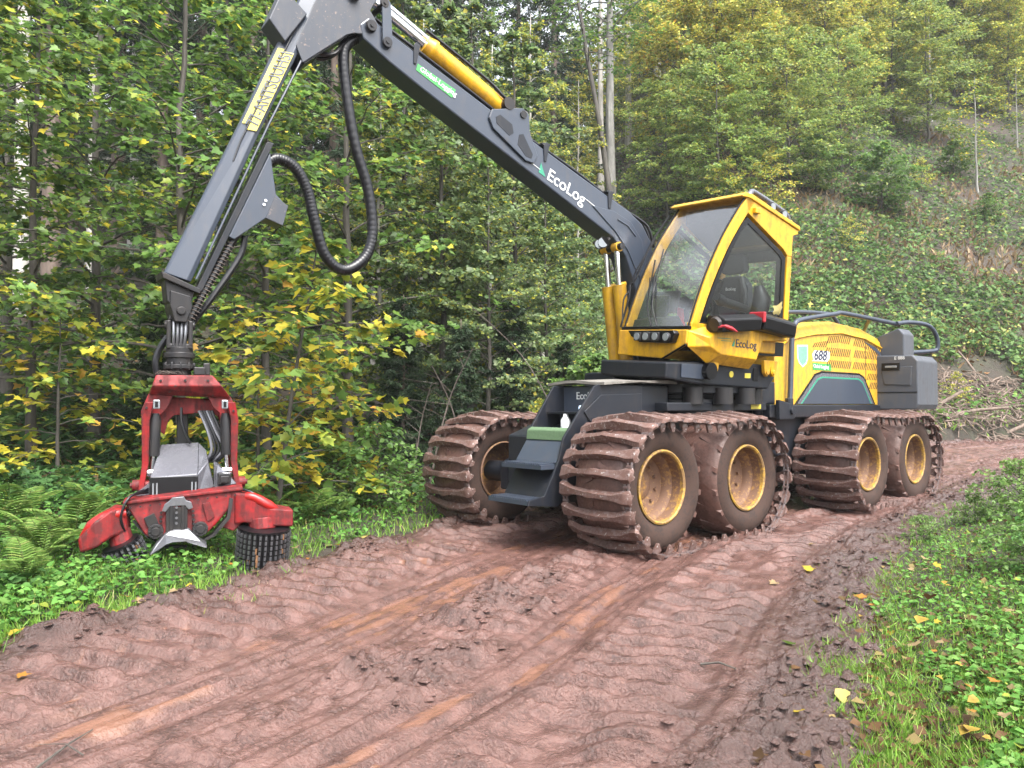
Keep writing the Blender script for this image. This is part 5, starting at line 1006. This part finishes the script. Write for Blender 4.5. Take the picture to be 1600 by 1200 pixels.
HB = [('beech_green', 1235, 305, .85, 'broad dark green beech right above the cab roof'), ('beech_green', 1125, 330, .8, 'green beech between the boom and the cab roof'), ('beech_green', 1040, 350, .75, 'green beech at the foot of the grey trunk'), ('beech_turning', 1180, 262, .9, 'green beech behind the broad dark one'),
      ('beech_green', 1315, 268, .8, 'green beech right of the broad dark one'), ('beech_turning', 1395, 205, .95, 'green beech turning yellow above the round shrub'), ('beech_turning', 1290, 208, 1.0, 'yellow-topped beech behind the green beeches'), ('beech_green', 1450, 225, .95, 'light green beech left of the lone young tree'),
      ('beech_turning', 1120, 235, 1.0, 'yellow-green beech above the cab'), ('beech_gold', 1065, 262, 1.2, 'golden young beech right of the grey trunk'), ('beech_turning', 1010, 215, .9, 'yellow-green beech behind the grey trunk'), ('beech_green', 885, 300, .8, 'green beech left of the leaning trunk'),
      ('beech_turning', 1490, 165, 1.15, 'yellow beech high on the right slope'), ('beech_gold', 1430, 140, 1.25, 'golden beech at the top of the slope'), ('beech_turning', 1575, 190, .9, 'thin yellow-green beech at the right frame edge'), ('beech_gold', 1335, 150, 1.25, 'golden beech above the yellow-green ones'),
      ('beech_turning', 1220, 165, 1.35, 'tall yellow beech on the upper slope'), ('beech_gold', 1130, 180, 1.35, 'golden beech below the upper trunks'), ('beech_green', 1600, 120, 1.1, 'green beech at the top right corner'), ('beech_gold', 1545, 120, 1.0, 'golden beech right of the top slope gap'), ('beech_turning', 1480, 100, 1.2, 'pale beech at the top edge above the lone young tree'), ('beech_turning', 1385, 105, 1.2, 'yellow-green beech behind the golden one')]
for k, px, py, sc, lb in HB: plant(k, 'beech_tree', px, 0, lb, 'tree', gB, sc, py=py)
rr = random.Random(4)
for i in range(34):
    px = 820 + i * 29 + rr.uniform(-18, 18); d = rr.uniform(50, 66)
    plant(rr.choice(['beech_turning', 'beech_gold', 'beech_green', 'beech_turning']), 'beech_tree', px, d, 'distant yellow-green beech among many on the upper hillside', 'tree', 'distant hillside beeches', rr.uniform(1.1, 1.5))
for k, px, d, sc, rz, lb in [('tall_beech', 956, 33, 1.0, 0, 'tall straight grey beech trunk above the main boom'), ('leaning_beech', 972, 31, 1.0, 0, 'thin dark beech leaning left beside the grey trunk')]:
    plant(k, 'beech_tree', px, d, lb, 'tree', None, sc, rz)
gT = 'tall trunks in the upper wood'
for i, (px, d, lb) in enumerate([(984, 46, 'pale trunk just right of the grey beech'), (940, 44, 'pale trunk left of the grey beech'), (735, 40, 'pale trunk above the tilt cylinder'), (1030, 50, 'pale trunk standing above the golden beech'), (1115, 54, 'pale trunk at the top edge over the cab'), (1295, 56, 'pale trunk at the top edge right of the cab'), (690, 44, 'pale trunk behind the boom tip'), (845, 48, 'pale trunk between the boom and the leaning beech')]):
    plant('tall_trunk', 'tall_tree', px, d, lb, 'tree', gT, 1.0)
for i, (px, d, sc, lb) in enumerate([(28, 20, 1.0, 'pale straight trunk at the far left of the wood'), (140, 24, .9, 'greyish trunk left of the dark maple stem'), (205, 30, 1.0, 'far grey trunk deep in the left wood'), (330, 26, .9, 'grey trunk hidden behind the crane stick')]):
    plant('tall_trunk', 'tall_tree', px, d, lb, 'tree', 'trunks in the left wood', sc)
for i, (px, d) in enumerate([(75, 23), (-20, 26), (180, 27), (250, 24), (310, 31), (390, 25), (450, 29), (520, 24), (590, 28), (110, 33), (0, 34), (220, 36), (360, 36), (480, 38), (620, 36), (700, 32)]):
    plant('spruce_high' if i % 2 == 0 else 'spruce', 'spruce_tree', px, d, 'tall dark spruce in the shaded left wood', 'spruce', 'spruces in the left wood', rr.uniform(.9, 1.1))
for i in range(22):
    px = -420 + i * 62 + rr.uniform(-20, 20); d = rr.uniform(40, 52)
    plant('spruce', 'spruce_tree', px, d, 'far dark spruce forming the back of the wood', 'spruce', 'far spruces', rr.uniform(1.1, 1.35))
for px, py, k, sc, lb in [(1527, 300, 'sapling', 1.15, 'lone young tree with bare lower stem on the right slope'), (1455, 190, 'sapling', 1.5, 'thin young tree on the slope above the round shrub'), (1590, 235, 'sapling', 1.0, 'young tree cut by the right frame edge')]:
    plant(k, 'young_tree', px, 0, lb, 'tree', 'lone young trees on the slope', sc, py=py)
plant('shrub', 'shrub', 1378, 0, 'round green shrub on the slope right of the cab', 'shrub', sc=1.25, py=335)
plant('shrub', 'shrub', 1275, 0, 'green shrub beneath the dark beech', 'shrub', sc=1.0, py=300)
plant('shrub_yellow', 'shrub', 1330, 0, 'small yellow-green shrub low on the slope right of the cab', 'shrub', sc=.6, py=395)
plant('shrub', 'shrub', 1545, 0, 'small green shrub on the slope under the lone young tree', 'shrub', sc=.5, py=345)
plant('shrub_yellow', 'shrub', 1440, 0, 'yellowish shrub right of the round green one', 'shrub', sc=.7, py=300)
plant('shrub', 'shrub', 1490, 0, 'low green shrub left of the lone young tree', 'shrub', sc=.7, py=275)
plant('shrub_yellow', 'shrub', 1205, 0, 'pale yellow shrub peeking over the cab roof', 'shrub', sc=1.2, py=345)
plant('shrub_yellow', 'shrub', 1135, 0, 'yellow shrub behind the windscreen top', 'shrub', sc=1.1, py=350)
plant('shrub_yellow', 'shrub', 1496, 21.2, 'small yellow seedling above the brash heap', 'shrub', sc=.42)
plant('shrub_yellow', 'shrub', 850, 12.2, 'pale-leaved shrub beside the ladder plates', 'shrub', sc=.62)
plant('shrub', 'shrub', 930, 14.8, 'green shrub behind the lift cylinders', 'shrub', sc=.85)
plant('bramble_bush', 'bramble', 590, 9.9, 'rounded green bramble in front of the spruces, left of the track', 'bush', sc=.95)
plant('bramble_bush', 'bramble', 520, 9.6, 'low bramble between fern and rounded bramble', 'bush', sc=.7)
for px, d, sc, lb in [(1590, 8.8, .6, 'leafy bush at the right frame edge beyond the mud'), (1650, 7.8, .6, 'bush cut by the right frame edge'), (1520, 9.2, .30, 'low leafy bush at the corner of the right verge'), (1620, 6.0, .5, 'leafy clump at the right edge, nearer the camera'), (1440, 8.2, .28, 'small dark leafy tuft on the edge of the right verge')]:
    plant('bramble_bush', 'bramble', px, d, lb, 'bush', 'bushes on the right verge', sc)
# ferns
def frond_mesh(L, seed):
    r = np.random.default_rng(seed); n = 24; s = np.linspace(0, 1, n)
    c = np.stack([.70 * L * s ** 1.25, 0 * s, L * (1.05 * s - .48 * s ** 2.6)], 1); V, F_ = tube([tuple(p) for p in c[::3]], [.006 * (1 - .85 * k / 8) for k in range(8)], 4)
    P_, D_, N_, S_ = [], [], [], []
    for i in range(3, n):
        w_ = L * .24 * math.sin(math.pi * min(1, (s[i] - .08) * 1.02 + .10)) ** .8; tg_ = c[i] - c[i - 1]; tg_ /= np.linalg.norm(tg_)
        for sd in (-1, 1):
            P_.append(c[i]); D_.append(np.array([tg_[0] * .5, sd, tg_[2] * .5 - .15])); N_.append([0, 0, 1]); S_.append(max(.015, w_))
    P_, D_, N_, S_ = map(np.array, (P_, D_, N_, S_)); N = len(P_)
    v, t, cc_ = scatter(P_, D_, N_.astype(float), S_, palette(N, ((.10, .18, .035), (.14, .23, .05), (.20, .25, .07)), (3, 3, 1), .12, r), (np.array([[0, 0, 0], [.5, .18, .03], [.36, .55, .05], [0, 1, -.05], [-.36, .55, .05], [-.5, .18, .03]]), np.array([[0, 1, 2], [0, 2, 3], [0, 3, 4], [0, 4, 5]])), np.full(N, .26))
    tri = [];
    for f in F_:
        for k in range(1, len(f) - 1): tri.append((f[0], f[k], f[k + 1]))
    Vt = np.array(V); st = (Vt, np.array(tri), np.tile(np.array([[.14, .15, .05]]), (len(Vt), 1)))
    return npmesh('frond', *[cat(st, (v, t, cc_))[k] for k in (0, 1)], M_['herb'], col=cat(st, (v, t, cc_))[2])
FR = [frond_mesh(.85, 1), frond_mesh(.7, 2), frond_mesh(1.0, 3)]
FERN = [(70, 6.3, 'large pale fern at the left in front of the red arm', .9), (120, 6.9, 'tall fern touching the left red arm', .95), (20, 7.2, 'fern at the left frame edge', .9), (45, 5.6, 'low fern near the lower left grass', .7), (150, 8.2, 'fern behind the left feed roller', .9), (485, 8.6, 'fern right of the right feed roller', .75), (425, 8.5, 'fern just behind the right red arm', .8), (530, 8.9, 'small fern left of the rounded bramble', .6),
        (90, 9.2, None, .9), (10, 9.6, None, .9), (190, 9.6, None, .9), (230, 10.6, None, .9), (60, 11.2, None, 1), (140, 11.6, None, .9), (300, 10.6, None, .9), (380, 10.6, None, .8), (-10, 11.8, None, 1), (200, 12.6, None, 1), (110, 13.2, None, 1), (600, 11.2, None, .7), (460, 11.0, None, .8), (330, 12.5, None, .9), (30, 13.5, None, 1)]
for i, (px, d, lb, sc) in enumerate(FERN):
    x = (px - 800) / FPX * d; e = bpy.data.objects.new('fern', None); COL.objects.link(e); e.location = (x, d, hz(x, d) + .02); e.rotation_euler = (0, 0, rr.uniform(0, 6)); e.scale = (sc * .72,) * 3
    tag(e, lb or 'fern in the shaded undergrowth behind the harvester head', 'fern', 'ferns of the left undergrowth')
    for k in range(9):
        link('frond', FR[rr.randrange(3)], e, Matrix.Rotation(k * .698 + rr.uniform(-.2, .2), 4, 'Z') @ Matrix.Rotation(rr.uniform(-.35, .25), 4, 'Y') @ Matrix.Scale(rr.uniform(.75, 1.1), 4))
# ---------------------------------------------------------------- ground cover (nobody could count it)
def cover(n, dmin, dmax, pxlo, pxhi, mask, pw=1.0):
    t = rng.random(n); d = (dmin ** -pw + t * (dmax ** -pw - dmin ** -pw)) ** (-1 / pw); px = rng.uniform(pxlo, pxhi, n)
    x = (px - 800) / FPX * d; h, dl, dr = height(x, d, True); m = mask(x, d, dl, dr); h = np.where(np.maximum(dl, dr) < .25, np.maximum(h, base_h(x, d) + .055), h); return x[m], d[m], h[m], dl[m], dr[m]
def grass(n, dmin, dmax, lo, hi, mask, cols, wts, ln, wd=.010, pw=1.0, lean=.35):
    x, y, h, dl, dr = cover(n, dmin, dmax, lo, hi, mask, pw); N = len(x)
    D = np.stack([rng.normal(0, lean, N), rng.normal(0, lean, N), np.ones(N)], 1); a = rng.uniform(0, 6.28, N)
    Nn = np.stack([np.cos(a), np.sin(a), np.full(N, .3)], 1); S = rng.uniform(ln[0], ln[1], N)
    return scatter(np.stack([x, y, h - .01], 1), D, Nn, S, palette(N, cols, wts), BLADE, wd / S * rng.uniform(.6, 1.4, N) * np.maximum(1, y / 6))
def herbs(n, dmin, dmax, lo, hi, mask, cols, wts, size, zr, tm=OVAL, pw=1.0, tilt=.45, hf=None, bias=0):
    x, y, h, dl, dr = cover(n, dmin, dmax, lo, hi, mask, pw); N = len(x); a = rng.uniform(0, 6.28, N)
    up = np.stack([rng.normal(0, tilt, N), rng.normal(bias, tilt, N), np.ones(N)], 1); D = np.stack([np.cos(a), np.sin(a), rng.normal(-.1, .25, N)], 1)
    zz = rng.uniform(zr[0], zr[1], N) ** 1.0 * (1 if hf is None else hf(x, y, dl, dr))
    return scatter(np.stack([x, y, h + zz], 1), D, up, size * rng.uniform(.4, 1.45, N) * np.clip(y / 9, 1, 1.6), palette(N, cols, wts), tm, rng.uniform(.9, 1.2, N))
def stuff(name, geo, mat, label, cat_): return tag(link(name, npmesh(name, geo[0], geo[1], mat, col=geo[2])), label, cat_, kind='stuff')
patch = lambda x, y, f, s: fbm(x * f, y * f, 3, s)
BG = ((.115, .235, .030), (.16, .29, .040), (.20, .30, .06), (.32, .30, .11)); BGw = (4, 4, 2, .5)
rm_ = lambda x, y, dl, dr: (dr > -.10 + .45 * patch(x, y, 1.6, 71) + .20 * rng.random(len(x))) & (dl < 0) & (y < 14)
stuff('verge_grass', cat(grass(56000, 2.2, 14, 950, 1750, rm_, BG, BGw, (.025, .095), .0055, lean=.55), grass(9000, 2.2, 8, 950, 1700, lambda x, y, dl, dr: (dr > -.70) & (dr < .25) & (patch(x, y, 2.2, 72) > .12 - .4 * dr), BG, BGw, (.02, .07), .005)), M_['grass'], 'bright green grass on the right verge', 'grass')
hfR = lambda x, y, dl, dr: .35 + np.clip((dr - .6) * .8, 0, 1.6)
stuff('verge_herbs', cat(herbs(26000, 2.2, 14, 1050, 1800, lambda x, y, dl, dr: (dr > .28 + .8 * patch(x, y, 1.1, 73)) & (dl < 0), ((.065, .165, .028), (.095, .215, .040), (.14, .25, .06), YG), (4, 5, 3, .3), .036, (.02, .16), hf=hfR),
                        herbs(9000, 2.4, 14, 1050, 1800, lambda x, y, dl, dr: (dr > 1.0) & (dl < 0), ((.05, .13, .03), (.085, .19, .05), (.16, .24, .07)), (3, 4, 1), .075, (.05, .30), hf=hfR),
                        herbs(5000, 2.2, 9, 950, 1750, lambda x, y, dl, dr: (dr > -.35) & (dr < 1.4) & (dl < 0) & (rng.random(len(x)) < .2 + .8 * (dr > 0)), (BR, (.10, .055, .025), (.20, .15, .06)), (4, 3, 1), .05, (.0, .03), LEAF2)), M_['herb'], 'low round-leaved herbs on the right verge', 'herbs')
lm = lambda x, y, dl, dr: (dl > -.08 + .30 * patch(x, y, 1.8, 75) + .22 * rng.random(len(x))) & (dl < 2.6)
stuff('verge_grass', cat(grass(34000, 3.6, 12, -120, 800, lm, BG, BGw, (.04, .14), .0070), grass(9000, 3.6, 10, -100, 760, lambda x, y, dl, dr: (dl > -.55) & (dl < .30) & (patch(x, y, 2.0, 76) > -.05 - .6 * dl), BG, (2, 2, 2, 2), (.02, .07), .006)), M_['grass'], 'bright green grass along the left road edge', 'grass')
hfL = lambda x, y, dl, dr: .3 + np.clip(dl * .75, 0, 1.5) * (.7 + .6 * patch(x, y, .9, 77))
stuff('verge_herbs', cat(herbs(26000, 4, 12, -150, 820, lambda x, y, dl, dr: (dl > .25 + .3 * patch(x, y, 1.4, 78)) & (dl < 5), ((.055, .145, .025), (.085, .20, .038), (.12, .23, .05), YG), (4, 5, 3, .3), .050, (.02, .22), hf=hfL),
                        herbs(9000, 4.5, 12, -150, 820, lambda x, y, dl, dr: (dl > .8) & (dl < 4.5) & (patch(x, y, .8, 79) > -.1), ((.05, .12, .03), (.08, .17, .05)), (3, 4), .085, (.05, .30), hf=hfL)), M_['herb'], 'leafy herbs under the harvester head on the left verge', 'herbs')
stuff('undergrowth', cat(herbs(30000, 8, 26, -250, 1000, lambda x, y, dl, dr: (dl > 3.2) & (x < 5) & (patch(x, y, .5, 80) > -.25), ((.030, .075, .022), (.045, .10, .03), (.06, .12, .035), YG, BR), (5, 5, 2, .3, .5), .085, (.03, .40), TRIF, .6),
                        herbs(16000, 8, 26, -250, 1800, lambda x, y, dl, dr: (dl > 1.0) & ((x < 5) | (dl < 5)), (BR, (.17, .09, .04), YE), (5, 2, .4), .09, (.0, .04), LEAF2, .6)), M_['herb'], 'dark undergrowth and leaf litter on the left forest floor', 'undergrowth')
hillm = lambda x, y, dl, dr: (dl > 1.2) & (x - .12 * (y - 15) > -1.5) & ~((np.abs(x - 11.9 - (y - 21) * .45) < 2.3 + .6 * patch(x, y, .7, 82)) & (dl < 3.3 + 1.0 * patch(x, y, .6, 83)))
pt = lambda t0: (lambda x, y, dl, dr: hillm(x, y, dl, dr) & (patch(x, y, .33, 84) + .35 * patch(x, y, 1.1, 85) > t0))
HG = ((.048, .100, .030), (.074, .140, .040), (.100, .170, .050), (.17, .205, .055), (.28, .27, .07))
hfB = lambda x, y, dl, dr: .6 + .9 * np.clip(.5 + patch(x, y, .7, 86), 0, 1.4)
stuff('brambles', cat(herbs(120000, 13, 50, 850, 1850, pt(-.42), HG, (4, 5, 4, 1.6, .7), .085, (.04, .42), LEAF2, .8, hf=hfB, tilt=.6, bias=-.6), herbs(30000, 13, 45, 850, 1850, pt(-.15), HG, (2, 4, 5, 1.5, .5), .095, (.2, .62), TRIF, .8, hf=hfB, tilt=.6, bias=-.6)), M_['herb'], 'tangled brambles covering the hillside behind the machine', 'brambles')
DG = ((.20, .135, .070), (.27, .20, .11), (.14, .085, .05), (.13, .15, .05)); 
stuff('dead_grass', grass(46000, 13, 45, 850, 1850, lambda x, y, dl, dr: hillm(x, y, dl, dr) & (patch(x, y, .33, 84) + .35 * patch(x, y, 1.1, 85) < .0), DG, (4, 3, 3, 1.2), (.12, .42), .016, .8, .6), M_['grass'], 'tan dead grass between the hillside brambles', 'dead grass')
stuff('hill_herbs', cat(herbs(9000, 13, 24, 1380, 1800, lambda x, y, dl, dr: (dl > .1) & (dl < 1.5 + .6 * patch(x, y, .8, 88)) & (x > 8), ((.07, .17, .03), (.11, .22, .05), (.16, .24, .06)), (3, 4, 2), .07, (.02, .4)), grass(9000, 12, 24, 900, 1800, lambda x, y, dl, dr: (dl > -.1) & (dl < 1.7) & (x > 1), BG, (2, 3, 3, 2), (.08, .28), .012)), M_['herb'], 'light green herbs at the far edge of the road', 'herbs')
# ---------------------------------------------------------------- brash heap: cut branches and chips on the toe of the slope
bh = []
for i in range(1000):
    d = rr.uniform(19.6, 23.0); px = 1440 + (d - 19.6) * 8 + rr.uniform(-25, 190); x = (px - 800) / FPX * d; z = hz(x, d) + rr.uniform(.0, .26); a = rr.uniform(0, 6.28); L = rr.uniform(.15, .9); t = rr.gauss(0, .25)
    dv = Vector((math.cos(a) * L / 2, math.sin(a) * L / 2, math.sin(t) * L / 2 + math.sin(a) * L * .25)); c = Vector((x, d, z)); j = Vector((rr.gauss(0, .04), rr.gauss(0, .04), rr.gauss(0, .04)))
    bh.append(tube([c - dv, c + j, c + dv], [rr.uniform(.006, .024)] * 2 + [.004], 5))
tag(link('brash_heap', mesh('brash_heap', merge(*bh), M_['brash'], True)), 'heap of cut brown branches at the foot of the slope behind the machine', 'brash', kind='stuff')
for i, (px, d, L, r_, az, lb) in enumerate([(1475, 20.6, 1.3, .06, .5, 'thick cut branch at the left of the brash heap'), (1530, 20.4, 1.5, .05, -.25, 'long pale branch across the brash heap'), (1580, 20.2, 1.4, .055, .35, 'cut log at the right of the brash heap'), (1512, 23.5, 1.0, .035, 1.9, 'bare stick upright on the slope above the brash')]):
    x = (px - 800) / FPX * d; c = Vector((x, d, hz(x, d) + .25)); dv = Vector((math.cos(az), math.sin(az) * .4, .25 + .5 * math.sin(az))) * L / 2
    tag(link('cut_branch', mesh('cut_branch', tube([c - dv, c + Vector((0, 0, .03)), c + dv], [r_, r_ * .9, r_ * .7], 8), M_['brash'], True)), lb, 'branch', 'cut branches')
# bare whippy stems in front of the dark spruces
for px, d, hgt, lb, bend in [(668, 10.6, 2.1, 'bare thin sapling stem rising beside the far track', .55), (735, 11.4, 1.9, 'leaning bare stem against the dark spruces', -.5), (645, 11.8, 1.6, 'dead leafless stem left of the far track', .25), (905, 13.5, 3.0, 'pale bare branch slanting left of the cab', -1.7)]:
    x = (px - 800) / FPX * d; z = hz(x, d)
    pts = smoothpath([(x, d, z), (x + bend * .25, d, z + hgt * .35), (x + bend * .6, d + .05, z + hgt * .7), (x + bend * 1.15, d, z + hgt)], 4)
    g = [tube(pts, [.016 - .0009 * k for k in range(len(pts))], 6)]
    for k in (4, 6, 8, 10):
        p = Vector(pts[k]); g.append(tube([p, p + Vector((rr.uniform(-.35, .35), 0, .2)), p + Vector((rr.uniform(-.6, .6), 0, .28))], [.006, .004, .002], 4))
    tag(link('bare_stem', mesh('bare_stem', merge(*g), M_['twig'], True)), lb, 'stem', 'bare stems')
# ---------------------------------------------------------------- fallen leaves and twigs
def one_leaf(name, c, tm, tint):
    v, f = tm; r = np.random.default_rng(len(bpy.data.meshes)); vv = v.copy(); vv[:, 1] -= .45; vv[:, 2] = vv[:, 2] * .8 + r.normal(0, .05, len(v)) + .05
    return npmesh(name, vv, f, M_['herb'], col=np.clip(np.array([c]) * (1 + r.normal(0, .15, (len(v), 1))), 0, 1))
LM = {k: one_leaf('fallen_leaf', c, tm, 0) for k, (c, tm) in {'yellow': ((.36, .27, .03), MAPLE), 'orange': ((.28, .13, .025), MAPLE), 'beige': ((.26, .19, .10), MAPLE), 'brown': ((.085, .042, .02), MAPLE), 'green': ((.14, .22, .05), MAPLE), 'pale': ((.34, .28, .09), OVAL), 'oval': ((.30, .21, .04), OVAL)}.items()}
def drop(px, py, k, s, lb, group=None, lift=.012):
    p = px_ground(px, py); out = max(-sdist(p[:1], p[1:2], LE)[0], sdist(p[:1], p[1:2], RE)[0]); s *= .68
    if group and out < -.05: return
    z = (road_z(p[0], p[1]) if out < .25 else hz(p[0], p[1]) + .05) + lift
    if out < .25: z = max(z, hz(p[0], p[1]) + lift)
    o = link('fallen_leaf', LM[k]); o.location = (p[0], p[1], z); o.rotation_euler = (rr.gauss(0, .22), rr.gauss(0, .22), rr.uniform(0, 6.28)); o.scale = (s,) * 3; tag(o, lb, 'leaf', group)
for px, py, k, s, lb in [(1262, 906, 'yellow', .15, 'yellow maple leaf on the mud right of the wheel ruts'), (1230, 1022, 'green', .115, 'pale green leaf lying on dark mud'), (1342, 956, 'orange', .13, 'orange-yellow leaf at the mud and grass boundary'), (1440, 985, 'oval', .17, 'long yellow leaf in the right grass'), (1427, 1030, 'beige', .13, 'beige dry maple leaf in the right grass'), (1375, 1108, 'yellow', .09, 'bright yellow leaf low in the right grass'), (1318, 1130, 'pale', .16, 'long pale leaf at the lower right mud edge'), (1515, 1172, 'oval', .15, 'tan leaf near the bottom right edge'), (1445, 885, 'beige', .12, 'beige leaf beyond the long yellow leaf'), (1465, 897, 'yellow', .11, 'yellow leaf at the far part of the right grass'), (1452, 948, 'brown', .13, 'brown curled leaf in the right grass'), (1250, 1190, 'yellow', .07, 'small yellow leaf near the bottom edge on mud'), (1553, 1090, 'orange', .08, 'small orange leaf among the right herbs'), (1552, 935, 'beige', .10, 'dry leaf among the right herbs'),
                     (22, 1022, 'yellow', .14, 'large yellow leaf at the left road edge'), (38, 1070, 'orange', .10, 'orange leaf on the mud at the left frame edge'), (145, 985, 'beige', .13, 'dry pale leaf in the left grass'), (515, 857, 'beige', .16, 'pale leaf right of the right feed roller'), (567, 857, 'pale', .16, 'pale leaf on the verge between roller and track'), (417, 895, 'yellow', .11, 'yellow leaf beside the right feed roller'), (285, 918, 'beige', .11, 'beige leaf at the verge below the head'), (1208, 925, 'beige', .11, 'beige leaf on mud near the front track'), (1270, 862, 'beige', .11, 'pale leaf on mud below the rear track')]: drop(px, py, k, s, lb)
for i in range(46):
    drop(rr.uniform(1270, 1590), rr.uniform(850, 1195), rr.choice(['yellow', 'brown', 'beige', 'oval', 'orange', 'brown']), rr.uniform(.045, .085), 'small fallen leaf among the grass of the right verge', 'small leaves on the right verge', .02)
for i in range(26):
    px = rr.uniform(0, 680); drop(px, 1035 - .31 * px + rr.uniform(-26, 22), rr.choice(['yellow', 'brown', 'beige', 'brown', 'orange']), rr.uniform(.05, .10), 'small fallen leaf along the left road edge', 'small leaves on the left verge', .02)
lf = link('fallen_leaf', LM['pale'].copy() if 0 else one_leaf('fallen_leaf', (.62, .52, .22), MAPLE, 0)); lf.matrix_world = TK @ Matrix.Translation((-1.36, .20, .30)) @ Matrix.Rotation(R_(70), 4, 'X') @ Matrix.Scale(.17, 4)
tag(lf, 'yellow maple leaf stuck on the black guard below the cab window', 'leaf')
for (a, b, r_, lb) in [((55, 1205), (145, 1152), .006, 'dark forked twig at the bottom left of the road'), ((1095, 1056), (1150, 1064), .008, 'dark stick lying on the mud in the lower right'), ((130, 1188), (60, 1172), .0035, 'thin twig beside the forked twig')]:
    A = px_ground(*a); Bp = px_ground(*b); A[2] = road_z(A[0], A[1]) + .012; Bp[2] = road_z(Bp[0], Bp[1]) + .012; mid = (A + Bp) / 2 + np.array([.01, .02, .015])
    tag(link('twig', mesh('twig', tube([tuple(A), tuple(mid), tuple(Bp)], [r_, r_ * .8, r_ * .4], 6), M_['bark_dark'], True)), lb, 'twig', 'twigs on the road')

# ---------------------------------------------------------------- rain haze between the trees
hzm = bpy.data.materials.new('rain_haze'); hzm.use_nodes = True; hn = hzm.node_tree; hn.nodes.clear()
ho = hn.nodes.new('ShaderNodeOutputMaterial'); hv = hn.nodes.new('ShaderNodeVolumePrincipled'); hv.inputs['Density'].default_value = .0006; hv.inputs['Color'].default_value = (.93, .95, .97, 1)
hn.links.new(hv.outputs[0], ho.inputs['Volume'])
zmax = max(float(gz.max()), max(e.location.z + 27 * e.scale.z for e, _, _ in TREES)) + 3
hz_o = link('haze', mesh('haze', box(xs[0] - 4, xs[-1] + 4, ys[0] - 4, ys[-1] + 4, float(gz.min()) - 1.0, zmax), hzm))
tag(hz_o, 'thin rain haze hanging in the valley air', 'haze', kind='stuff')
